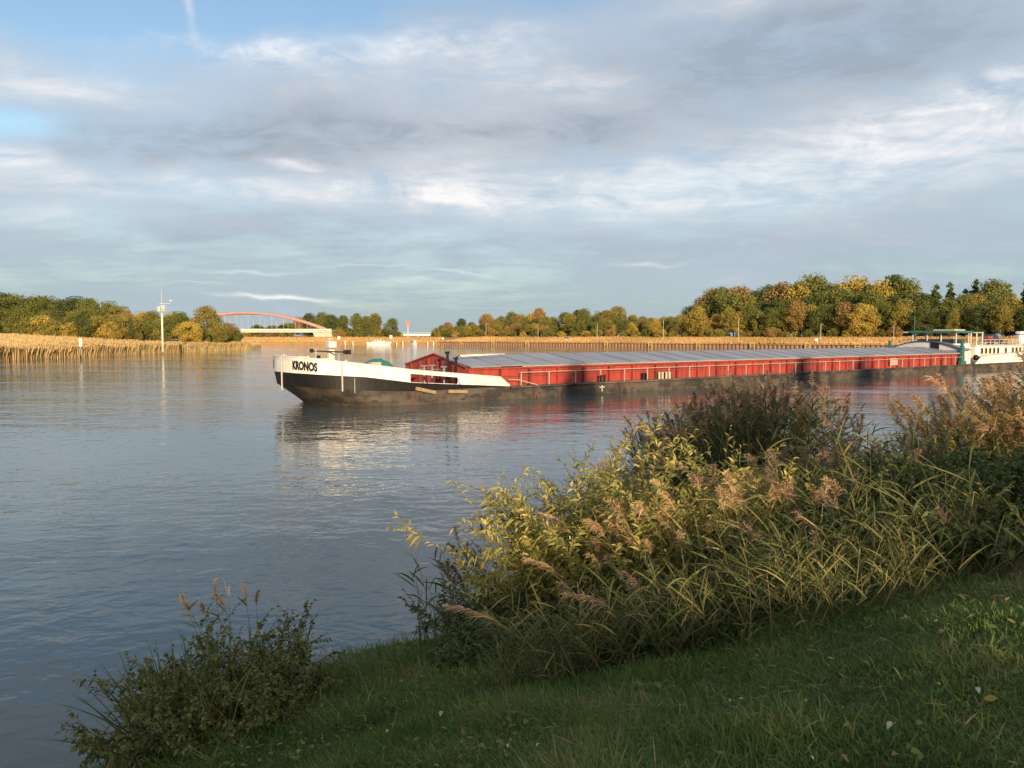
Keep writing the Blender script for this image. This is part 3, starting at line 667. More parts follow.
# ------------------------------------------------------------------ the cargo barge (local x runs aft, y from the near side to the far side)
SH = empty('cargo_barge', (-6, 58.5, 0), math.atan2(.607,.795), label='long red and white inland cargo barge with grey hatch covers', cat='barge')
BEAM = 11.0; AFT = 124.0
def contour(T, W=5.5, e=2.5, n=26, aft=AFT):
    """plan curve from aft near side round the bow to aft far side"""
    pts = []
    for i in range(2*n+1):
        th = (i/n-1)*math.pi/2     # -90..90
        c, s_ = abs(math.cos(th))**(2/e), abs(math.sin(th))**(2/e)*(1 if th > 0 else -1)
        pts.append((-T*c, BEAM/2+W*s_))
    xs_ = [6.5,4.8,2.35,0.5,-.02] if False else []
    return pts
def ztop(s): return float(np.interp(s, [-9.2,-1.5,6.4,7.3], [3.52,2.50,1.74,1.06]))
def zwh(s): return float(np.interp(s, [-9.2,-5,-1.5,7.3], [2.42,2.12,1.62,1.03]))
def zbk(s): return float(np.interp(s, [-9.2,-5,-1.5,4,7.3], [1.5,1.16,1.0,1.02,1.015]))
SA = [7.3,6.4,5.2,4,3.2,2.4,2.399,1.6,.8,0,-.7,-1.4]
def full(T, zf, W=5.5, off=0.0, e=2.5):
    """full plan curve incl. straight sides to x = 7.3; zf maps x to height"""
    c = [(x, BEAM/2-W+off) for x in (7.3,6.4,5.2,4,3.2,2.4,1.6,.8)]
    m_ = [(x, y+(off if y < BEAM/2 else -off)*(abs(y-BEAM/2)/5.5)) for x, y in contour(T, W, e)]
    m_ = [(x+off*(-x/T) if x < 0 else x, y) for x, y in m_]
    d = [(x, BEAM/2+W-off) for x in (.8,1.6,2.4,3.2,4,5.2,6.4,7.3)]
    return [(x, y, zf(x)) for x, y in c+m_+d]
# white bulwark with the mooring opening cut through it
def zr1(s): return max(zwh(s)+.01, ztop(s)-.24)
def zr2(s): return min(zr1(s)-.002, zwh(s)+.03)
R = [full(9.2, zwh), full(9.2, zr2), full(9.2, zr1), full(9.25, ztop)]
cols = [p[0] for p in R[0]]; ncol = len(cols)
def hole(i, j):
    x = (cols[j]+cols[j+1])/2; near = j < ncol*.45 or j > ncol*.55
    return i == 1 and near and -1.6 < x < 2.4
mb = MB(); mb.grid(R, flip=True, skip=hole); hb = mb.build('bulwark', white, SH, smooth=False, solid=.09)
mb = MB(); mb.tube([(x,y,z+.03) for x,y,z in R[3]], .07, 6); mb.build('rubbing_rail', offw, hb)
mb = MB(); mb.grid([full(9.0, zbk), full(9.2, lambda s: zwh(s)-.004)], flip=True); mb.build('black_band', black, SH, solid=.06)
low = []
for z, T, W, e in ((-1.0,5.6,5.3,2.2),(-.1,6.9,5.42,2.3),(.35,7.4,5.46,2.4),(.7,7.9,5.48,2.4),(None,8.97,5.5,2.5)):
    r = full(T, (lambda s, z=z: z) if z is not None else (lambda s: zbk(s)-.004), W, 0, e)
    ext = [(x, y, z) for z in [r[0][2] if z is not None else 1.0] for x, y in [(118, BEAM/2-W), (100, BEAM/2-W), (60, BEAM/2-W), (30, BEAM/2-W), (12, BEAM/2-W)]]
    ex2 = [(x, BEAM-y, z) for x, y, z in reversed(ext)]
    r = ext+r+ex2; low.append(r+[r[0]])
mb = MB(); mb.grid(low, flip=True); mb.build('hull', hullm, SH, smooth=False)
# rounded rubbing strake along the deck edge and deck plating
mb = MB()
for y in (-.03, BEAM+.03): mb.tube([(7.4,y,.93),(60,y,.93),(118,y,.93)], .10, 8)
mb.build('strake', hullm, SH, smooth=True)
dk = [(x,y) for x,y,z in full(9.1, lambda s: 0, 5.45)]
mb = MB(); n_ = len(dk)
mb.add([(x, y, min(zwh(x)-.1, 1.95) if x < -1 else 1.0) for x, y in dk], [(j, j+1, n_-2-j, n_-1-j) for j in range(n_//2-1)])
mb.build('foredeck', deckm, SH)
mb = MB()
mb.box(7.3,118,.06,.84,.9,1.0); mb.box(7.3,118,10.16,10.94,.9,1.0); mb.box(89,118,.85,10.15,.9,1.0)
mb.build('side_deck', deckm, SH)
# the name on both bows
LU = [0, 0]
def lettering(side):
    cu = bpy.data.curves.new('lettering', 'FONT'); cu.body = 'KRONOS'; cu.size = .80; cu.extrude = .012; cu.offset = .04; cu.space_character = 1.02
    tmp = bpy.data.objects.new('tmp', cu); COL.objects.link(tmp); bpy.context.view_layer.update()
    me = bpy.data.meshes.new_from_object(tmp.evaluated_get(bpy.context.evaluated_depsgraph_get())); bpy.data.objects.remove(tmp)
    cv = [(x, y) for x, y, z in full(9.22, lambda s: 0)]; h = ncol//2
    path = cv[:h+1][::-1] if side < 0 else cv[h:]      # from stem aft
    P = np.array(path); seg = np.linalg.norm(np.diff(P, axis=0), axis=1); cum = np.concatenate([[0], np.cumsum(seg)])
    w = max(v.co.x for v in me.vertices)
    def colu(u):
        x = float(np.interp(u, cum, P[:,0])); y = float(np.interp(u, cum, P[:,1])); wx = -6+.795*x-.607*y; wy = 58.5+.607*x+.795*y; return 512+F*wx/wy
    us = np.linspace(.0, 9, 400); cs_ = np.array([colu(u) for u in us]) if side < 0 else None
    if side < 0:
        i0 = int(np.argmin(cs_)); LU[0] = float(np.interp(293, cs_[i0:], us[i0:])); LU[1] = float(np.interp(317.5, cs_[i0:], us[i0:]))
    for v in me.vertices:
        f = v.co.x/w; u = LU[0]+(LU[1]-LU[0])*(f if side < 0 else 1-f)
        x = float(np.interp(u, cum, P[:,0])); y = float(np.interp(u, cum, P[:,1])); k = min(len(seg)-1, int(np.searchsorted(cum, u)-1))
        t = (P[k+1]-P[k])/seg[k]; nx, ny = (t[1], -t[0]) if side < 0 else (-t[1], t[0])
        if (nx*(x-0)+ny*(y-BEAM/2)) < 0: nx, ny = -nx, -ny
        o = .065+v.co.z
        v.co = Vector((x+nx*o, y+ny*o, ztop(x)-.80+v.co.y*1.0))
    me.materials.append(black); o = bpy.data.objects.new('lettering', me); COL.objects.link(o); o.parent = hb
lettering(-1); lettering(1)
# pale fender ropes and wooden fenders on the near bow
def near_pt(u_x):  # near side y for a given x
    c = [(x, y) for x, y, z in full(9.2, lambda s: 0) if y < BEAM/2]; c.sort(); return float(np.interp(u_x, [a for a,_ in c], [b for _,b in c]))
def ship_x(px, y):  # ship x seen at photo column px for local y
    a = (px-512)/F; return (a*(58.5+.795*y)+6+.607*y)/(.795-.607*a)
for px in (286, 341):
    x = ship_x(px, 3.0 if px == 286 else .6)
    for _ in range(4): x = ship_x(px, near_pt(x))
    y = near_pt(x)-.14; mb = MB(); mb.tube([(x,y,ztop(x)+.04),(x,y-.03,ztop(x)*.6),(x,y-.04,1.15)], .06, 6); mb.build('fender_rope', pale, SH)
x = ship_x(358, .1); mb = MB(); mb.tube([(x,near_pt(x)-.13,zwh(x)-.1),(x,near_pt(x)-.13,1.0)], .025, 5); mb.build('fender_rope', pale, SH)
for px, z, rot in ((424,1.02,-.22),(456,.83,-.05)):
    x = ship_x(px, 0); m_ = MB(); Mx = Matrix.Translation((x,-.22,z))@Matrix.Rotation(-rot, 4, 'Y')
    m_.box(-.85,.85,-.11,.11,-.13,.13, Mx); f_ = m_.build('wood_fender', wood, SH, bevel=.03)
    m_ = MB(); m_.tube([(x-.3,-.18,z+.05),(x-.1,-.1,1.75)], .02, 5); m_.tube([(x+.5,-.18,z+.05),(x+.1,-.1,1.75)], .02, 5); m_.build('chain', dark, f_)
# foredeck gear
def mast_at(px, y): return ship_x(px, y)
x = mast_at(331, 5.0); zd_ = 1.95
m_ = MB(); m_.box(x-.24,x+.24,4.78,5.22,zd_,4.0,c=.05); ms = m_.build('mast', cream, SH, bevel=.02)
m_ = MB(); m_.box(x-.3,x+.3,4.65,5.3,4.12,4.62); m_.build('mast_head', offw, ms, bevel=.05)
m_ = MB(); m_.tube([(x-.32,1.4,3.86),(x-.32,7.9,3.86)], .055, 6); m_.build('crossbar', dark, ms)
for y in (1.3,1.9,7.8): m_ = MB(); m_.box(x-.44,x-.2,y-.13,y+.13,3.72,4.02,c=.04); m_.build('navigation_lamp', dark, ms, bevel=.03)
m_ = MB(); m_.tube([(x-.1,5,4.6),(x-.1,5,4.75)], .05, 6); m_.box(x-.3,x+.1,4.8,5.2,4.75,4.82); m_.build('antenna', offw, ms, bevel=.02)
def deckbox(name, px, y, w, d, z0, z1, mat, bev=.05):
    x = ship_x(px, y); m_ = MB(); m_.box(x-w/2,x+w/2,y-d/2,y+d/2,z0,z1,c=.03); return m_.build(name, mat, SH, bevel=bev)
deckbox('anchor_winch', 324, 4.2, .9, .8, 1.95, 3.38, cream)
deckbox('deck_locker', 299, 4.0, .8, .7, 1.95, 3.55, cream)
deckbox('vent', 318, 6.2, .3, .3, 1.95, 3.55, dark)
for px, y in ((284,6.4),(308,3.4),(346,2.4),(300,6.4)):
    x = ship_x(px, y); m_ = MB(); m_.tube([(x,y,1.9),(x,y,ztop(x)+.12)], .10, 8); m_.sphere((x,y,ztop(x)+.14), .14); m_.build('bollard', dark if px == 282 else pale, SH)
x = ship_x(316, 2.8); m_ = MB(); m_.tube([(x,2.8,1.9),(x,2.8,4.1)], .04, 5); m_.build('flagstaff', pale, SH)
# tarpaulin heap on the foredeck
x0 = ship_x(378, 3.2); rows_ = []
for i in range(9):
    f = i/8; r = []
    for j in range(9):
        g = j/8; hgt = 1.15*(math.sin(math.pi*min(1,max(0,f)))**.5)*(math.sin(math.pi*g)**.45)*(.82+.18*math.sin(9*f+4*g))
        r.append((x0-1.9+3.8*f, 2.3+2.6*g, 1.75+hgt*1.25+(.45*(1-f))))
    rows_.append(r)
m_ = MB(); m_.grid(rows_); tb = m_.build('tarpaulin_heap', tarp, smooth=True, solid=.04); tb.parent = None; tb.matrix_world = Matrix.Translation((-6,58.5,0))@Matrix.Rotation(math.atan2(.607,.795),4,'Z')
tag(tb, 'green tarpaulin bundle lying on the foredeck of the barge', 'tarpaulin')
x = ship_x(374.5, 1.9); m_ = MB(); m_.box(-.4,.4,-.35,.35,0,1.35,c=.05)
cr_ = m_.build('crate', pale, bevel=.03); cr_.matrix_world = Matrix.Translation(Vector((-6+.795*x-.607*1.9, 58.5+.607*x+.795*1.9, 1.75)))@Matrix.Rotation(math.atan2(.607,.795),4,'Z')
tag(cr_, 'small pale box beside the green tarpaulin on the barge foredeck', 'box')
# windlass lumps and vents near the opening
for px, y, h in ((424,2.6,1.62),(432,3.2,1.62),(444,1.7,1.55)):
    x = ship_x(px, y); m_ = MB(); m_.tube([(x,y,1.0),(x,y,1.05+h)], .07, 6); m_.tube([(x,y,1.05+h),(x,y,1.13+h)], .32, 10, .26); m_.build('air_vent', greyp, SH)
for px, y, zt_, hk in ((447.5,1.5,3.78,0),(456,1.0,3.32,1)):
    x = ship_x(px, y); m_ = MB(); m_.box(x-.08,x+.08,y-.08,y+.08,1.0,zt_)
    m_.box(x-.2,x+.15,y-.11,y+.11,zt_-.12,zt_+.04)
    if hk: m_.tube([(x,y,zt_),(x+.25,y,zt_+.2),(x+.4,y,zt_+.12)], .06, 6)
    else: m_.box(x-.3,x+.3,y-.2,y+.2,2.05,2.2)
    m_.build('mooring_post', dark, SH, bevel=.02)
# hold: gable bulkhead, coamings with ribs, covers
H0, H1 = 3.9, 88.0; zc = 2.52; yc0, yc1 = .85, 10.15; zrg = 3.32
m_ = MB(); pr = [(yc0,1.0),(yc0,zc),(BEAM/2,zrg+.16),(yc1,zc),(yc1,1.0)]
m_.add([(H0-.1,y,z) for y,z in pr]+[(H0+.02,y,z) for y,z in pr], [(0,1,2,3,4)]+[(9,8,7,6,5)]+[(i,5+i,5+(i+1)%5,(i+1)%5) for i in range(5)])
g = m_.build('bulkhead', redp, SH)
for y in (2.1,3.5,4.9,6.3,7.7,9.1):
    zt_ = zc+(zrg-zc)*(1-abs(y-BEAM/2)/4.65); m_ = MB(); m_.box(H0-.34,H0-.101,y-.05,y+.05,1.0,zt_-.02); m_.build('bulkhead_rib', redd, g)
m_ = MB(); m_.tube([(H0-.2,yc0-.02,zc+.04),(H0-.2,BEAM/2,zrg+.22),(H0-.2,yc1+.02,zc+.04)], .09, 6); m_.build('bulkhead_trim', redd, g)
m_ = MB(); m_.tube([(H0-.9,.9,2.0),(H0-.9,3.5,2.35),(H0-.9,6,2.3),(H0-.9,8.5,2.1)], .04, 5); m_.build('deck_rail', pale, SH)
for y, sg in ((yc0,-1),(yc1,1)):
    m_ = MB(); m_.box(H0,H1,min(y,y-sg*.1),max(y,y-sg*.1),.99,zc-.02); cm = m_.build('coaming', redp, SH)
    a, b = sorted((y+sg*.003, y+sg*.22)); m_ = MB(); m_.box(H0-.05,H1,a,b,zc-.14,zc-.021); m_.build('coaming_lip', redp, cm)
    a, b = sorted((y+sg*.003, y+sg*.13)); m_ = MB(); m_.box(H0,H1,a,b,1.76,1.83); m_.build('coaming_stringer', redp, cm)
    for i in range(29):
        x = H0+i*3.0+.04; w = .07 if i % 2 else .13
        a, b = sorted((y+sg*.004, y+sg*.24)); m_ = MB(); m_.box(x-w,x+w,a,b,1.0,zc-.15); m_.build('coaming_rib', redd if i % 3 else redp, cm)
for y in (.16, BEAM-.16):
    m_ = MB(); m_.tube([(8.5,y,2.08),(88,y,2.08)], .028, 5); hr = m_.build('handrail', pale, SH)
    for i in range(28):
        x = 8.6+i*2.93; m_ = MB(); m_.tube([(x,y,.98),(x,y,2.09)], .038, 5); m_.build('stanchion', pale, hr)
m_ = MB(); m_.tube([(9,.5,zc+.03),(88,.5,zc+.03)], .04, 5); m_.build('cover_rail', pale, SH)
m_ = MB(); m_.tube([(7.3,.1,1.55),(8.3,.1,1.5),(10.2,-.05,1.02)], .03, 5); m_.build('mooring_line', pale, SH)
for px, y, z in ((645,.5,1.0),(661,.5,1.0),(668,.5,1.0),(603,.2,1.0)):
    x = ship_x(px, y)
    for dx in (-.22,.22): m_ = MB(); m_.tube([(x+dx,y,.98),(x+dx,y,1.5)], .12, 8); m_.sphere((x+dx,y,1.52), .14); m_.build('bollard', pale if px > 650 else dark, SH)
xq = ship_x(602,-.1); m_ = MB(); m_.box(xq-.3,xq+.3,-.16,-.1,.55,.62); m_.box(xq-.04,xq+.04,-.16,-.1,.2,.75); m_.build('draught_mark', white, SH)
xq = ship_x(892,.8); m_ = MB(); m_.box(xq-.9,xq+1.0,.55,.61,1.3,2.2); m_.build('notice_board', M('red_board', (.55,.35,.3), .6, var=.3), SH)
covl = None
for i in range(28):
    x0, x1 = H0+i*3.0+.03, H0+(i+1)*3.0-.03; m_ = MB(); dz = .015*math.sin(i*2.3)+(.03 if i % 2 else 0)
    pr = [(.48,zc+.02),(BEAM/2,zrg-.02),(BEAM-.48,zc+.02),(BEAM-.48,zc+.14),(BEAM/2,zrg+.10),(.48,zc+.14)]
    m_.add([(x0,y,z+dz) for y,z in pr]+[(x1,y,z+dz) for y,z in pr], [(5,4,1,0),(4,3,2,1),(6,7,10,11),(7,8,9,10)]+[(k,k+6,(k+1)%6+6,(k+1)%6) for k in range(6)][::1])
    c_ = m_.build('hatch_cover', hatchm, SH)
    m_ = MB()
    pr = [(.46,zc+.145),(BEAM/2,zrg+.105),(BEAM-.46,zc+.145),(BEAM-.46,zc+.20),(BEAM/2,zrg+.16),(.46,zc+.20)]
    m_.add([(x1-.14,y,z+dz) for y,z in pr]+[(x1+.0,y,z+dz) for y,z in pr], [(5,4,1,0),(4,3,2,1),(6,7,10,11),(7,8,9,10)]+[(k,k+6,(k+1)%6+6,(k+1)%6) for k in range(6)])
    m_.build('cover_seam', greyp if i % 2 else hatchm, c_)
# mast laid down along the covers
xa, xb = ship_x(457,2.5), ship_x(505,2.5); m_ = MB(); m_.tube([(xa,2.5,3.42),(xb,2.5,3.52)], .09, 8, .06); m_.build('lowered_mast', cream, SH, smooth=True)
# arched hatch gantry spanning the hold near the stern
ga = empty('hatch_gantry', (0,0,0)); ga.parent = SH
XG = 87.2
for y in (.35, BEAM-.35):
    m_ = MB(); m_.box(XG-.35,XG+.35,y-.22,y+.22,1.0,3.6); m_.box(XG-.6,XG+.9,y-.25,y+.25,.99,1.5); m_.box(XG-.22,XG+.22,y-.16,y+.16,3.6,4.35); m_.build('gantry_leg', green, ga, bevel=.04)
ar = [(.3+10.4*i/20, 3.05+1.2*math.sin(math.pi*i/20)**.9) for i in range(21)]
m_ = MB(); m_.tube([(XG-.3,y,z) for y,z in ar], .10, 6); m_.build('arched_beam', navy, ga)
m_ = MB(); m_.add([(XG-.12,y,z-.06) for y,z in ar]+[(XG-.12,y,3.0) for y,z in ar], [(i,i+1,22+i,21+i) for i in range(20)]); m_.build('arch_panel', offw, ga, solid=.06)
m_ = MB(); m_.box(XG-.15,XG-.05,.7,10.3,2.2,3.0); m_.build('lower_panel', greyp, ga)
m_ = MB(); m_.box(XG-.24,XG-.16,3.4,4.6,2.95,4.05); m_.build('hatch_window', dark, ga)
m_ = MB(); m_.add([(XG,y,z) for y,z in ar]+[(XG+3.2,y,z-.05) for y,z in ar], [(i,i+1,22+i,21+i) for i in range(20)]); m_.build('arched_roof', hatchm, ga, solid=.06)
# aft ship: white bulwark, accommodation with windows, wheelhouse
XA = 90.6
for y0, y1 in ((-.05,.05),(BEAM-.05,BEAM+.05)):
    m_ = MB(); pr = [(XA,1.03),(XA+2.3,2.12),(104,2.45),(118,2.9),(118,1.03)]; n_ = len(pr)
    m_.add([(a,y0,b) for a,b in pr]+[(a,y1,b) for a,b in pr], [tuple(range(n_)), tuple(range(2*n_-1,n_-1,-1))]+[(i,n_+i,n_+(i+1)%n_,(i+1)%n_) for i in range(n_)])
    ab = m_.build('aft_bulwark', white, SH)
    m_ = MB(); m_.tube([(XA+2.3,(y0+y1)/2,2.16),(104,(y0+y1)/2,2.49),(118,(y0+y1)/2,2.94)], .07, 6); m_.build('trim', greyp, ab)
m_ = MB(); m_.box(94.5,117,1.2,9.8,1.0,3.55,c=.4); ac = m_.build('accommodation', white, SH, bevel=.06)
m_ = MB(); m_.box(94.3,117.2,1.0,10,3.55,3.67,c=.4); m_.build('accommodation_roof', offw, ac, bevel=.03)
for i, x in enumerate((95.6,97.0,98.4,99.8,101.2,104.0,106.6,108.0,109.4,112)):
    m_ = MB(); m_.box(x-.36,x+.36,1.13,1.198,2.35,3.25); f_ = m_.build('window', amber, ac, bevel=.02)
    m_ = MB(); m_.box(x-.26,x+.26,1.10,1.129,2.45,3.15); m_.build('pane', glass, f_)
m_ = MB()
for x in np.arange(95,117,1.6): m_.tube([(x,1.1,3.67),(x,1.1,4.45)], .03, 5)
m_.tube([(94.6,1.1,4.45),(117,1.1,4.45)], .035, 5); m_.tube([(94.6,1.1,4.05),(117,1.1,4.05)], .025, 5); m_.build('roof_rail', offw, SH)
# wheelhouse with an awning
m_ = MB(); m_.box(89.6,94.2,2.2,8.8,1.0,3.9,c=.3); wh = m_.build('wheelhouse', white, SH, bevel=.06)
m_ = MB(); m_.box(90.2,94.0,2.8,8.2,3.9,4.55,c=.3); m_.build('window_band', glass, wh, bevel=.03)
for x in (90.0,94.0):
    for y in (2.4,4.5,6.5,8.6): m_ = MB(); m_.tube([(x,y,3.9),(x,y,5.5)], .08, 6); m_.build('post', offw, wh)
m_ = MB(); m_.box(89.2,94.8,2.0,9.0,5.45,5.75); m_.build('awning', green, wh, bevel=.05)
m_ = MB(); m_.box(90.6,93.6,2.6,6.2,5.75,5.98,c=.3); m_.build('roof_light', pale, wh, bevel=.05)
x_ = 92.0; m_ = MB(); m_.tube([(x_,9.5,1),(x_,9.5,5.4)], .14, 8); m_.tube([(x_,8.9,5.6),(x_,9.9,3.8)], .16, 8); m_.tube([(x_,8.3,5.62),(x_,11.2,5.55)], .09, 6); m_.tube([(x_,9.6,4.5),(x_,11.2,4.4)], .06, 6); m_.build('radar_mast', white, SH)
m_ = MB(); m_.tube([(91,8.9,3.5),(91,8.9,8.0)], .05, 6); m_.build('aerial', green, SH)
m_ = MB()
for y in (1.4,2.2,3.0): m_.tube([(96.2,y,3.67),(96.2,y,5.5)], .09, 6)
m_.tube([(96.2,1.3,5.5),(96.2,3.2,5.5)], .10, 6); m_.tube([(96.2,1.3,4.7),(96.2,3.2,4.7)], .08, 6); m_.build('ladder_frame', cream, SH)
m_ = MB(); m_.box(88.8,91.5,.9,2.1,1.0,3.6,c=.15); m_.build('deck_cabin', offw, SH, bevel=.05)
m_ = MB(); m_.box(91.0,94.2,3.4,3.5,3.9,4.6); m_.build('green_screen', green, SH)
xr = ship_x(1020, 3.5); m_ = MB(); m_.tube([(xr,3.5,3.67),(xr,3.5,5.2)], .62, 12); m_.tube([(xr,3.5,5.2),(xr,3.5,5.35)], .2, 8); m_.box(xr-1.0,xr+1.0,2.9,4.1,5.35,5.75,c=.3); m_.build('radar_dome', white, SH, bevel=.05)
m_ = MB(); m_.sphere((ship_x(973,1),.6,1.9), .42); m_.build('fender_ball', dark, SH, smooth=True)
# a car carried on the aft roof and red gear beside it
aft_m = Matrix.Translation((-6,58.5,0))@Matrix.Rotation(math.atan2(.607,.795),4,'Z')
c_ = parked(567, 13, navy, 'dark blue car carried on the roof at the stern of the barge')
c_.matrix_world = aft_m@Matrix.Translation((105.6,4.0,3.7))
m_ = MB(); 
for x in (-.7,.7):
    for y in (-.3,.3): m_.tube([(x,y,0),(x,y,1.25)], .05, 6)
m_.box(-.8,.8,-.4,.4,.95,1.3); m_.box(-.8,.8,-.4,.4,.3,.42); rk = m_.build('storage_rack', redp, bevel=.03); rk.matrix_world = aft_m@Matrix.Translation((ship_x(987,2.0),2.0,3.68))
tag(rk, 'red rack standing on the stern roof of the barge in front of the dark car', 'rack')
m_ = MB(); m_.box(-1.4,1.4,-.7,.7,0,.75,c=.25); bx_ = m_.build('covered_dinghy', M('tan_canvas', (.42,.28,.16), .8, var=.3), bevel=.15); bx_.matrix_world = aft_m@Matrix.Translation((ship_x(1012,1.9)-1,1.9,3.69))
tag(bx_, 'small dinghy under a tan canvas cover on the stern roof of the barge', 'dinghy')

# ------------------------------------------------------------------ foreground plants
REED_L = LEAF('reed_leaf', [(0,(.05,.07,.025)),(.45,(.12,.14,.042)),(.75,(.27,.24,.075)),(1,(.40,.30,.10))], trans=.35)
REED_S = LEAF('reed_stem', [(0,(.16,.14,.05)),(.5,(.30,.23,.10)),(1,(.45,.33,.15))], trans=.1)
PLUME = LEAF('reed_plume', [(0,(.17,.115,.075)),(.5,(.32,.22,.14)),(1,(.52,.38,.24))], trans=.3)
WILLOW = LEAF('willow_leaf', [(0,(.14,.16,.04)),(.4,(.32,.30,.07)),(.75,(.54,.45,.11)),(1,(.70,.58,.18))], trans=.4)
WILLOWG = LEAF('willow_leaf_green', [(0,(.09,.12,.03)),(.5,(.25,.26,.065)),(1,(.52,.43,.11))], trans=.35)
TWIG = LEAF('twig', [(0,(.08,.05,.03)),(1,(.20,.13,.07))], trans=0)
BRAM = LEAF('bramble_leaf', [(0,(.045,.068,.02)),(.55,(.10,.135,.035)),(.85,(.20,.21,.05)),(1,(.26,.20,.05))], trans=.3)
GRASS = LEAF('grass_blade', [(0,(.060,.105,.026)),(.5,(.115,.190,.042)),(.8,(.20,.235,.065)),(.93,(.24,.19,.08)),(1,(.34,.27,.14))], trans=.3)
def nr(*a): return RNG.normal(*a)
def un(a, b, n=None): return RNG.uniform(a, b, n)
def curve(base, d, L_, bend, K=7):
    """bending stem: starts along d, bends by vector bend"""
    t = np.linspace(0, 1, K)[:, None]; d = np.array(d, float); d /= np.linalg.norm(d)
    return np.array(base)+d*L_*t+np.array(bend)*L_*t**2
def in_ellipse(cx, cy, rx, ry, n):
    a = un(0, 2*math.pi, n); r = np.sqrt(un(0, 1, n)); return cx+rx*r*np.cos(a), cy+ry*r*np.sin(a)
def on_ground(x, y): return float(gz(x, y))
PLUME_LIT = LEAF('reed_plume_golden_lit', [(0,(.36,.23,.11)),(.5,(.58,.38,.19)),(1,(.74,.54,.30))], trans=.35)  # lighter copy of the plume colour, low sunlight painted in
def reed_clump(name, label, cx, cy, rx, ry, n, h0, h1, lean=(-.08,0), spread=.12, plume=.75, tint=.35, leafy=13, group='reed clumps on the near bank', cat='reeds', lw=.0135, zoff=0, pl=1.0, hfun=None, leafl=(.34,.62)):
    X, Y = in_ellipse(cx, cy, rx, ry, n); st, lf, pm = Soup(), Soup(), Soup(); e = empty(name, (cx, cy, on_ground(cx, cy)), label=label, cat=cat, group=group); O = np.array(e.location)
    LB, LD, LL, LW, LT = [], [], [], [], []
    for x, y in zip(X, Y):
        b = np.array([x, y, on_ground(x, y)+zoff-.05]); H = un(h0, h1)*(hfun(x, y) if hfun else 1)
        rel = np.array([(x-cx)/rx, (y-cy)/ry]); dx = nr(0, spread)+rel[0]*spread*.8; dy = nr(0, spread)+rel[1]*spread*.5
        bend = np.array([lean[0]+nr(0,.06), lean[1]+nr(0,.06), -abs(nr(0,.05))])
        P = curve(b-O, (dx, dy, 1), H, bend, 8); st.tube(P, .0055, .0025, un(0,1), 3)
        k = leafy; t = np.linspace(.15, .97, k)+un(-.03,.03,k); pos = np.stack([np.interp(t, np.linspace(0,1,8), P[:,i]) for i in range(3)], 1)
        side = un(0, 6.28); an = side+np.arange(k)*math.pi+nr(0,.5,k)
        LB.append(pos); LD.append(np.stack([np.cos(an)*.75+lean[0]*2, np.sin(an)*.75, un(.5,1.25,k)], 1)); LL.append(un(*leafl, k)*(1-.35*np.abs(t-.55))); LW.append(un(.7,1.1,k)*lw); LT.append(np.clip(nr(tint,.2,k)-(t < .35)*nr(0,.1,k)+(un(0,1,k) < .08)*.5, 0, 1))
        if un(0,1) < plume:
            tip = P[-1]; dr = nrm(P[-1]-P[-3]); PL = un(.22,.38)*pl; q = 130; f = un(0,1,q)**.85
            w_ = np.array([lean[0]*2.5+nr(0,.25), nr(0,.25)+lean[1], 0])
            ax = tip+dr*(f*PL)[:,None]+w_*(f**2*PL*.6)[:,None]-np.array([0,0,1])*(f**2*PL*.22)[:,None]
            dd = nrm(nr(0,.5,(q,3))+dr*1.15+w_*.9); L_ = un(.06,.16,q)*(1.1-f*.65)*pl
            leaves(pm, ax, dd, L_, un(.0022,.0045,q), .45, np.clip(nr(un(.2,.8),.15,q),0,1), K=4, prof=np.array([.5,1,1,.4]))
    leaves(lf, np.concatenate(LB), np.concatenate(LD), np.concatenate(LL), np.concatenate(LW), RNG.uniform(.1,.6,sum(map(len,LL))), np.concatenate(LT), K=6, prof=np.array([.4,.9,1,.8,.45,.05]))
    st.build('stem', REED_S, e); lf.build('foliage', REED_L, e)
    if pm.V: pm.build('plume', PLUME_LIT if plume > .9 else PLUME, e)
    return e
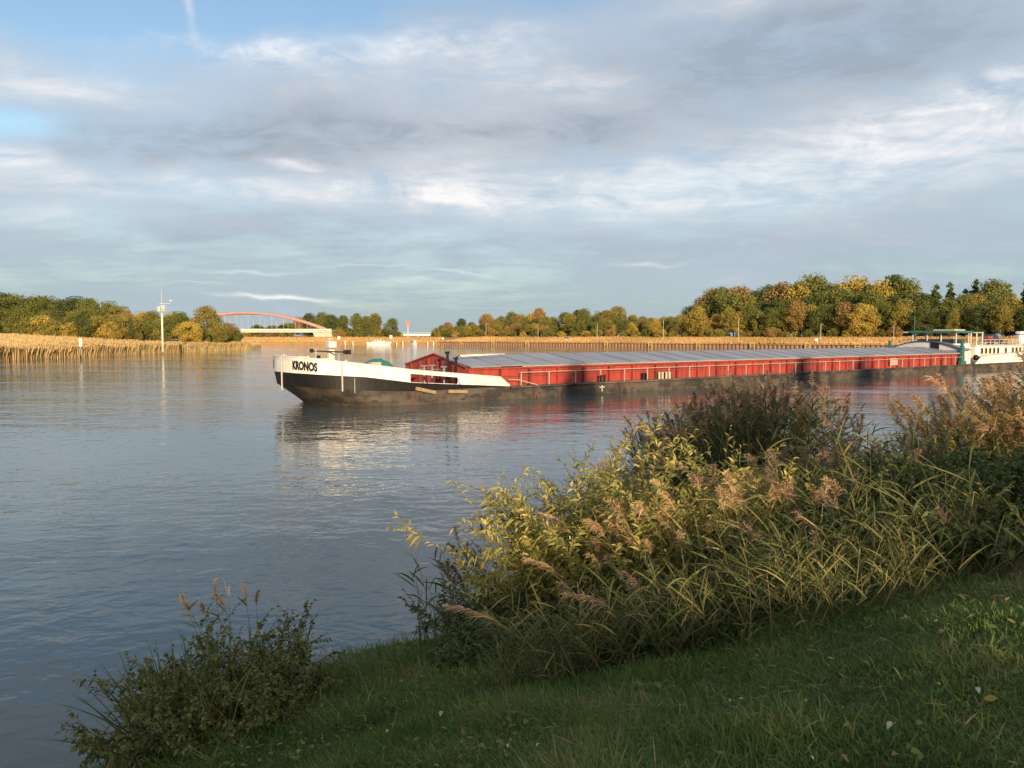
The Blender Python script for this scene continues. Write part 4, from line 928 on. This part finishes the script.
def leafy_shrub(name, label, cx, cy, rx, ry, n, L0, L1, mat, out=.6, up=1.0, lean=(0,0), leaf=(.10,.011), per=26, branches=5, tint=(.6,.2), droop=.3, cat='shrub', group=None, z0=0, fan=None, prof=None, lit=None, stemr=.008):
    e = empty(name, (cx, cy, on_ground(cx, cy)), label=label, cat=cat, group=group); O = np.array(e.location); st, lf = Soup(), Soup()
    X, Y = in_ellipse(cx, cy, rx, ry, n); LB, LD, LL, LT = [], [], [], []
    for x, y in zip(X, Y):
        b = np.array([x, y, on_ground(x, y)+z0-.03]); r0 = np.array([(x-cx)/rx, (y-cy)/ry])
        d = np.array([r0[0]*out+nr(0,.22)+lean[0], r0[1]*out+nr(0,.22)+lean[1], up])
        if fan is not None: d = np.array([un(*fan[0]), un(*fan[1]), un(*fan[2])])
        L_ = un(L0, L1); P = curve(b-O, d, L_, (d[0]*.15, d[1]*.15, -un(.05,.3)*droop*2), 8); st.tube(P, stemr, .0025, un(0,1), 4)
        lines = [(P, per, .25)]
        for k in range(branches):
            f = un(.25,.95); p0 = np.array([np.interp(f, np.linspace(0,1,8), P[:,i]) for i in range(3)]); dr = nrm(P[-1]-P[2])
            d2 = dr+nr(0,.55,3); bl = L_*un(.15,.38); Q = curve(p0, d2, bl, (0,0,-.12), 5); st.tube(Q, stemr*.45, .0015, un(0,1), 3); lines.append((Q, int(per*.6), .05))
        for Pq, k, lo in lines:
            t = np.linspace(lo, 1, k)+un(-.02,.02,k); K = len(Pq); pos = np.stack([np.interp(t, np.linspace(0,1,K), Pq[:,i]) for i in range(3)], 1)
            dr = nrm(Pq[-1]-Pq[0]); s_ = nrm(np.cross(dr[None], nr(0,1,(k,3)))); LB.append(pos); LD.append(s_*.8+dr*.75+np.array([0,0,.1])); LL.append(un(.65,1.2,k)*leaf[0]*(1-.35*t)); LT.append(np.clip(nr(tint[0],tint[1],k)+.15*(t-.5), 0, 1))
    LB = np.concatenate(LB); LL = np.concatenate(LL)
    leaves(lf, LB, np.concatenate(LD), LL, LL/leaf[0]*leaf[1], droop, np.concatenate(LT), K=5 if prof is None else len(prof), prof=prof)
    st.build('stem', TWIG, e); lf.build('foliage', mat, e); return e
broad = np.array([.15,.8,1.0,.75,.08])
G1 = 'reed clumps on the near bank'
reed_clump('reed_clump', 'tall dark reed clump with brown plumes in the middle of the near bank', 4.0, 14.0, 1.5, 1.6, 560, 2.1, 2.7, lean=(-.02,0), tint=.25, leafy=14)
reed_clump('reed_clump', 'shorter reed clump stepping down right of the tall reeds towards the open water gap', 5.0, 13.0, .5, 1.0, 90, .9, 1.5, lean=(.05,0), tint=.35)
reed_clump('reed_clump', 'brown plumed reeds standing behind the yellow willow left of the tall reeds', 2.4, 13.0, .65, .8, 100, 1.45, 2.05, lean=(-.10,0), tint=.25)
reed_clump('reed_clump', 'sunlit golden plumed reed bed at the right edge above the grass', 8.1, 11.3, 1.7, 1.7, 820, 1.0, 2.25, lean=(-.05,0), spread=.15, tint=.85, plume=.95, pl=1.3)
reed_clump('reed_clump', 'straggling low reeds with pinkish plumes leaning in front of the yellow willow', 2.0, 8.2, 1.2, .9, 70, .8, 1.3, lean=(-.10,-.10), spread=.28, tint=.7, plume=.91, leafy=9, pl=.95, lw=.009)
reed_clump('reed_clump', 'low leaning reeds with long straw leaves below the tall reed clump', 3.2, 8.6, 1.0, 1.0, 90, .8, 1.5, lean=(-.08,-.14), spread=.28, tint=.5, plume=.3, leafy=10, lw=.009)
reed_clump('reed_clump', 'thin sparse reeds at the waters edge left of the yellow willow', -.45, 11.6, .7, .7, 40, .9, 1.6, lean=(-.08,0), spread=.16, tint=.4, plume=.6, leafy=8)
reed_clump('reed_clump', 'mixed half lit reeds between the broadleaf shrub and the tall clump', 4.1, 10.2, 1.0, .9, 45, .8, 1.3, lean=(-.04,-.06), spread=.2, tint=.55, plume=.3, leafy=10, lw=.009)
leafy_shrub('willow_shrub', 'yellow leaved willow shrub arching over the water left of the tall reeds', 1.0, 9.4, .55, .6, 105, 1.3, 2.45, WILLOW, leaf=(.15,.019), per=28, branches=7, tint=(.55,.22), droop=.35, fan=((-.85,.5),(-.4,.4),(.6,1.35)), group='willow shrubs on the near bank', z0=-.1)
leafy_shrub('willow_shrub', 'greener willow shrub filling the middle between yellow willow and straggling reeds', 2.2, 9.9, .8, .7, 90, 1.4, 2.35, WILLOWG, leaf=(.14,.017), per=24, branches=6, tint=(.55,.22), droop=.35, out=.5, group='willow shrubs on the near bank', z0=-.1)
leafy_shrub('willow_shrub', 'bright low willow shrub in front of the greener one above the shaded grass edge', 1.75, 8.5, .8, .6, 70, 1.0, 1.75, WILLOW, leaf=(.14,.018), per=26, branches=6, tint=(.5,.22), droop=.35, out=.5, group='willow shrubs on the near bank')
leafy_shrub('willow_shrub', 'half lit willow shrub just left of the golden reed bed at the right', 5.6, 11.2, .6, .6, 80, 1.1, 1.9, WILLOW, leaf=(.13,.017), per=24, branches=5, tint=(.4,.2), out=.55, group='willow shrubs on the near bank')
leafy_shrub('broadleaf_shrub', 'dark green broadleaf shrub under the gap where open water shows', 4.4, 8.8, 1.2, 1.1, 170, .6, 1.2, BRAM, leaf=(.095,.03), per=22, branches=5, tint=(.5,.22), out=.5, prof=broad, droop=.5, group='leafy shrubs on the near bank')
leafy_shrub('broadleaf_shrub', 'green leafy shrub low in front of the golden reeds at the right edge', 5.9, 8.2, 1.5, 1.1, 150, .35, .8, BRAM, leaf=(.085,.026), per=20, branches=5, tint=(.6,.22), out=.5, prof=broad, droop=.5, group='leafy shrubs on the near bank')
leafy_shrub('broadleaf_shrub', 'dark leafy shrub at the waters edge below the overhanging yellow willow', .3, 9.5, .9, .8, 120, .6, 1.15, BRAM, leaf=(.075,.018), per=24, branches=5, tint=(.35,.18), out=.6, prof=broad, droop=.5, group='leafy shrubs on the near bank')
leafy_shrub('broadleaf_shrub', 'dark tangled undergrowth shrub in the shade beneath the green willow', 1.6, 8.7, 1.5, .8, 170, .45, .95, BRAM, leaf=(.08,.016), per=22, branches=5, tint=(.3,.18), out=.5, prof=broad, droop=.5, group='leafy shrubs on the near bank')
reed_clump('reed_clump', 'shaded leaning reed leaves and straw at the grass edge below the green willow', 1.25, 6.5, 1.2, .75, 150, .4, .9, lean=(-.10,-.15), spread=.35, tint=.35, plume=.03, leafy=9, lw=.007, leafl=(.25,.5))
reed_clump('reed_clump', 'shaded leaning reed leaves and straw at the grass edge below the broadleaf shrub', 2.9, 6.4, 1.1, .75, 130, .4, .85, lean=(-.12,-.15), spread=.35, tint=.4, plume=.03, leafy=9, lw=.007, leafl=(.25,.5))
leafy_shrub('broadleaf_shrub', 'dark leafy undergrowth filling the shade between straggling reeds and broadleaf shrub', 2.9, 7.6, 1.3, .8, 150, .4, .95, BRAM, leaf=(.08,.022), per=20, branches=5, tint=(.4,.2), out=.45, prof=broad, droop=.5, group='leafy shrubs on the near bank')
leafy_shrub('broadleaf_shrub', 'deep green nettle-like undergrowth along the grass edge at the right', 4.3, 6.5, 1.1, .7, 140, .3, .75, BRAM, leaf=(.075,.02), per=20, branches=5, tint=(.45,.2), out=.4, prof=broad, droop=.5, group='leafy shrubs on the near bank')
leafy_shrub('broadleaf_shrub', 'deep green nettle-like undergrowth left of the straw below the willow', -.05, 7.9, .6, .5, 70, .3, .7, BRAM, leaf=(.06,.014), per=20, branches=5, tint=(.4,.2), out=.4, prof=broad, droop=.5, group='leafy shrubs on the near bank')
reed_clump('reed_clump', 'low shaded reed grass spilling down the slope under the willow towards the turf', .75, 6.2, .9, .55, 120, .3, .7, lean=(-.1,-.12), spread=.35, tint=.35, plume=.0, leafy=8, lw=.006, leafl=(.2,.42))
reed_clump('reed_clump', 'low shaded reed grass spilling down the slope below the middle of the thicket', 2.15, 5.75, .95, .5, 130, .3, .65, lean=(-.1,-.12), spread=.35, tint=.4, plume=.0, leafy=8, lw=.006, leafl=(.2,.42))
leafy_shrub('broadleaf_shrub', 'small dark leafy patch at the lower edge of the thicket in the middle', 1.5, 6.3, 1.0, .5, 90, .25, .6, BRAM, leaf=(.06,.016), per=18, branches=5, tint=(.35,.2), out=.45, prof=broad, droop=.5, group='leafy shrubs on the near bank')
# left-hand bush
leafy_shrub('bramble_bush', 'dark bramble bush at the lower left by the water', -2.95, 8.0, .6, .7, 150, .45, 1.25, BRAM, leaf=(.065,.02), per=20, branches=6, tint=(.68,.25), out=.38, prof=broad, droop=.5, group='bramble bushes at the lower left')
leafy_shrub('bramble_bush', 'lower bramble spill at the bottom left edge of the bank', -2.75, 7.0, .7, .6, 130, .3, .8, BRAM, leaf=(.06,.018), per=20, branches=5, tint=(.68,.25), out=.6, prof=broad, droop=.5, group='bramble bushes at the lower left')
leafy_shrub('bramble_bush', 'right shoulder of thin twiggy bramble beside the dark lower left bush', -2.4, 8.1, .35, .4, 50, .25, .55, BRAM, leaf=(.05,.014), per=18, branches=5, tint=(.55,.25), out=.6, prof=broad, droop=.5, group='bramble bushes at the lower left')
def blade_clump(name, label, cx, cy, n, L0, L1, w, r, mat, tint, lean=(0,0), spread=.5, droop=.35, group=None, cat='grass clump'):
    e = empty(name, (cx, cy, on_ground(cx, cy)), label=label, cat=cat, group=group); O = np.array(e.location)
    X, Y = in_ellipse(cx, cy, r, r, n); B = np.stack([X, Y, gz(X, Y)-.03], 1)-O
    D = np.stack([nr(0,spread,n)+lean[0], nr(0,spread,n)+lean[1], np.ones(n)], 1); s = Soup()
    leaves(s, B, D, un(L0,L1,n), un(.6,1.1,n)*w, droop, np.clip(nr(tint,.18,n),0,1), K=7, prof=np.array([.7,1,1,.9,.7,.4,.04])); s.build('foliage', mat, e); return e
blade_clump('sedge_clump', 'clump of long sword shaped leaves fanning out over the water at the lower left', -3.1, 7.15, 120, .7, 1.5, .011, .32, REED_L, .5, lean=(-.22,-.10), spread=.36, droop=.22, cat='sedge')
blade_clump('sedge_clump', 'arching green grass tuft in the middle of the lower left bush', -2.5, 6.7, 60, .4, .8, .006, .25, REED_L, .35, spread=.45, droop=.6, cat='sedge')
reed_clump('reed_clump', 'few short dry plumes sticking up behind the sword leaves at lower left', -3.0, 8.5, .4, .3, 7, 1.1, 1.4, lean=(-.1,0), tint=.85, plume=.91, leafy=7, leafl=(.15,.3), pl=.7)
for x, y, n_, lab in ((-2.75,7.1,140,'thin grass blades growing through the front of the lower left bush'),(-2.35,7.9,110,'pale grass blades at the right shoulder of the lower left bush'),(-3.0,8.2,90,'fine upright grass blades in the top of the lower left bush')):
    blade_clump('grass_tuft', lab, x, y, n_, .7, 1.25, .006, .4, REED_L, .6, lean=(-.1,-.1), spread=.35, droop=.35, group='coarse grass tufts on the near bank')
# single reed stalk with sunlit top leaves
px_ = pix(229, 596, 8.4); e = empty('reed_stalk', (px_.x, 8.4, on_ground(px_.x, 8.4)), label='single thin reed stalk with three pale sunlit leaves above the lower left bush', cat='reed'); hh = px_.z-e.location.z
s = Soup(); s.tube(np.array([[0,0,0],[.01,0,hh*.5],[0,0,hh]]), .005, .003, .6, 4); s.build('stem', REED_S, e)
s = Soup(); leaves(s, np.array([[0,0,hh],[0,0,hh-.02],[0,0,hh-.04],[0,0,hh-.02]]), np.array([[.55,0,1.1],[-.35,.1,1.2],[-.1,.2,1.5],[.1,-.2,1.3]]), np.array([.25,.24,.3,.18]), np.array([.013,.012,.009,.009]), .1, np.array([1,1,.98,.95]), K=5); s.build('foliage', M('sunlit_leaf', (.75,.55,.28), .6), e)  # bright pale leaf colour stands in for sun on the tip
leafy_shrub('weed_stem', 'dark twiggy weed standing beside the single sunlit reed stalk', -2.45, 8.6, .12, .12, 5, .95, 1.3, BRAM, leaf=(.045,.01), per=14, branches=4, tint=(.35,.2), out=.2, prof=broad, cat='weed')
leafy_shrub('weed_stem', 'small pale seeded weed rising from the water edge left of the dark shrub', -1.15, 11.3, .25, .2, 8, .5, .9, BRAM, leaf=(.04,.009), per=14, branches=4, tint=(.7,.2), out=.3, cat='weed')

# grass: a mass of blades over the near bank
def grass(n, region, hmin, hmax, name, width=.0035, dens=None, tint=.4, sp=.45):
    x0,x1,y0,y1 = region; X = un(x0,x1,n); Y = y0+(y1-y0)*un(0,1,n)**1.25
    s_ = (-X+Y)*.7071; vis = (np.abs(X) < Y*.72+1.0)
    keep = (s_ < 9.9) & vis
    X, Y = X[keep], Y[keep]; n = len(X); pn = np.sin(X*1.7+2*np.sin(Y*.9))*np.cos(Y*1.9+1.3*np.sin(X*1.1)); pn2 = np.sin(X*5.1+Y*2.3)*np.sin(Y*4.7-X*1.9)
    B = np.stack([X,Y,gz(X,Y)-.01],1); hh = un(hmin,hmax,n)*(1+.35*pn+.25*pn2)
    worn = .35*np.exp(-(((X-Y*.62-.2)/.75)**2))*(Y < 7)      # trodden strip at the right
    hh *= 1-.55*worn; D = np.stack([nr(0,sp,n)-.15,nr(0,sp,n)-.1,np.ones(n)],1)
    dry = np.clip(np.sin(X*.9+1.7)*np.sin(Y*1.1+X*.5)-.15+.45*(X*.8+4.2-Y > 3.2)*(X > 1.6), 0, 1)*un(0,1,n)
    t = np.clip(nr(tint,.15,n)+.55*dry+.2*pn2+.2*pn+.12*np.sin(X*.8-Y*1.3)+worn*.35*un(0,1,n)+(un(0,1,n) < .05)*.4,0,1)
    s = Soup(); leaves(s, B, D, hh, un(.6,1.3,n)*width, un(.05,.7,n), t, K=4, prof=np.array([.8,1,.7,.05]))
    return tag(s.build(name, GRASS), kind='stuff')
grass(250000, (-5.5,8,1.6,9.5), .07, .17, 'grass')
grass(230000, (-3.2,5.5,2.2,6.2), .045, .12, 'short_grass', width=.0024, tint=.45)
grass(80000, (-6.5,12,6,18), .12, .34, 'long_grass', width=.005, tint=.42)
grass(7000, (-5,8,3,10), .10, .22, 'dry_grass', width=.0025, tint=.8, sp=.9)
# dead straw lying between the blades
n = 9000; X = un(-3.5,5.5,n); Y = un(2.2,9,n); k_ = (((-X+Y)*.7071) < 9.2) & (np.abs(X) < Y*.72+.6) & (np.sin(X*1.3+.7)*np.sin(Y*1.7+X*.6)+.35*(X > Y*.45)+.4*(X < -.6)+nr(0,.35,n) > .25); X, Y = X[k_], Y[k_]; n = len(X)
a_ = un(0,6.28,n); s = Soup(); leaves(s, np.stack([X,Y,gz(X,Y)+un(.03,.09,n)],1), np.stack([np.cos(a_),np.sin(a_),nr(0,.25,n)],1), un(.03,.11,n), un(.0008,.0019,n), un(0,.5,n), un(.1,.8,n), K=4, prof=np.array([.8,1,.9,.4]))
tag(s.build('dead_straw', LEAF('dead_straw', [(0,(.12,.08,.045)),(.5,(.28,.20,.11)),(1,(.50,.40,.26))], trans=.1)), kind='stuff')
# broad weed leaves low in the turf
n = 5000; X = un(-3.5,6,n); Y = un(2.4,8.5,n); k_ = (((-X+Y)*.7071) < 9.2) & (np.abs(X) < Y*.72+.6) & (np.sin(X*2.1+2)*np.sin(Y*1.9)+nr(0,.3,n) > .35); X, Y = X[k_], Y[k_]; n = len(X)
a_ = un(0,6.28,n); s = Soup(); leaves(s, np.stack([X,Y,gz(X,Y)+un(.03,.08,n)],1), np.stack([np.cos(a_),np.sin(a_),un(.1,.9,n)],1), un(.03,.07,n), un(.007,.015,n), un(.1,.6,n), np.clip(nr(.7,.2,n),0,1), K=5, prof=broad)
tag(s.build('turf_weeds', BRAM), kind='stuff')
# tufts of coarse grass at the foot of the shrubs
for k, (x, y, lab) in enumerate(((-1.75,8.9,'drooping grass tuft right of the lower left bush on the water edge'),(-.9,8.2,'bright green grass tuft below the dark waterside shrub'),(.3,8.3,'long leaved grass tuft at the foot of the yellow willow'),(1.5,7.4,'straw streaked grass tuft below the straggling reeds'),(2.9,7.4,'coarse grass tuft at the lower edge of the leaning reeds'),(4.3,8.0,'grass tuft at the foot of the broadleaf shrub'),(-1.4,7.0,'yellowish grass tuft on the slope right of the lower left bush'))):
    blade_clump('grass_tuft', lab, x, y, 150, .3, .62, .005, .42, REED_L, .35+.12*(k % 3), spread=.5, droop=.6, group='coarse grass tufts on the near bank')
x, y = 2.72, 6.9; e = empty('reed_stalk', (x, y, on_ground(x, y)), label='upright golden straw stalk standing alone in the grass below the reeds', cat='reed')
s = Soup(); s.tube(np.array([[0,0,0],[-.01,0,.35],[.0,0,.68]]), .004, .003, 1, 4); s.build('stem', REED_S, e)
s = Soup(); leaves(s, np.array([[0,0,.38]]), np.array([[.01,0,1.]]), np.array([.34]), np.array([.011]), .0, np.array([1.]), K=5); s.build('foliage', REED_L, e)
# fallen leaves on the grass
leafmats = [M('fallen_pale', (.42,.39,.28), .6, var=.2, scale=30), M('fallen_orange', (.50,.20,.05), .6, var=.3, scale=30), M('fallen_yellow', (.55,.42,.10), .6, var=.3, scale=30), M('fallen_brown', (.22,.13,.07), .7, var=.3, scale=30)]
def ground_hit(px, py):
    a, b = (px-512)/F, (384-py)/F; fy = math.cos(PITCH)+b*math.sin(PITCH); fz = -math.sin(PITCH)+b*math.cos(PITCH); t = 1.0
    while t < 40 and EYE+fz*t > on_ground(a*t, fy*t)+.05: t += .01
    return a*t, fy*t
for k, (px, py, m_i, L_, lab) in enumerate(((441,718,0,.10,'long pale fallen leaf on the grass below the waterside shrub'),(387,735,2,.05,'small yellowish fallen leaf on the slope near the bottom edge'),(508,751,0,.05,'small white leaf low in the grass near the bottom edge'),(538,750,0,.05,'curled white leaf beside the small white leaf near the bottom'),
        (805,706,1,.05,'orange fallen leaf in the grass below the leaning reeds'),(889,732,0,.08,'pale leaf lying flat on the grass at the lower right'),(978,697,0,.08,'bent whitish leaf on the grass near the right edge'),(741,704,0,.04,'tiny pale leaf on the grass left of the orange leaf'),
        (730,706,2,.04,'tiny yellowish leaf next to the tiny pale leaf'),(895,762,3,.08,'greyish brown leaf at the bottom right edge'),(842,766,3,.10,'large tan leaf at the very bottom edge'),(292,758,2,.04,'small yellow leaf at the foot of the lower left bush'),(155,752,0,.05,'pale flower-like leaf in front of the lower left bush'),
        (938,690,2,.04,'yellow leaf speck in the grass left of the bent whitish leaf'),(605,757,3,.06,'brown leaf in the grass at the bottom middle'),(812,765,0,.04,'upright white leaf at the bottom edge'))):
    x, y = ground_hit(px, py); z = on_ground(x, y)+.075; rows_ = []; L_ *= .62
    for i in range(7):
        f = i/6; w = .22*L_*math.sin(math.pi*min(1,f*.93+.05))**.8; zc_ = .10*L_*math.sin(f*3)+.04*L_*math.sin(f*9+k)
        rows_.append([(L_*(f-.5), -w, zc_+w*.5), (L_*(f-.5), 0, zc_), (L_*(f-.5), w, zc_+w*.6)])
    m_ = MB(); m_.grid(rows_); o = m_.build('fallen_leaf', leafmats[m_i], smooth=True, solid=.0012); o.location = (x, y, z); o.rotation_euler = (un(-.3,.3), un(-.3,.3), un(0,6.28))
    tag(o, lab, 'leaf', 'fallen leaves on the grass')

# ------------------------------------------------------------------ trees behind the viewer whose long shadow lies over the bank and parts of the barge
def behind(x, y, h, kind='shrub', wide=1.0, col='green'):
    return tree('bank_tree' if kind != 'shrub' else 'bank_bush', x, y, on_ground(x, y), h, kind, col, 'tree or bush of the row on the near bank behind the viewer', 'row on the near bank behind the viewer', wide, cat='tree' if kind != 'shrub' else 'bush')
for x, y, h, kd, w in ((-3,-24,5.4,'shrub',1.1),(-.5,-22,5.2,'shrub',1.1),(2,-22,5.2,'shrub',1.1),(4.2,-24,5.5,'shrub',1.0),(5.6,-22,5.3,'shrub',1.0),(7.0,-23,5.6,'shrub',.9),(8.4,-22,5.4,'shrub',.9),(9.8,-23,5.5,'shrub',.9),(11.2,-22,6.0,'shrub',.9),(12.9,-22,8.2,'round',.55),(12.6,-23.5,6.5,'shrub',.9),(13.9,-24,6.3,'shrub',.9),(15.2,-22,5.0,'shrub',.8),(16.9,-23,4.6,'shrub',.9),(18.6,-22,5.0,'shrub',1.0),(20.5,-23,5.0,'shrub',1.1),(23,-24,5.2,'shrub',1.1),(27,-24,5.4,'shrub',1.1),
    (29.0,-22,17.5,'round',.42),(31.5,-25,15.8,'round',.38),(62,-24,22,'round',.5),(74,-24,23,'round',.5)):
    behind(x, y, h, kd, w)
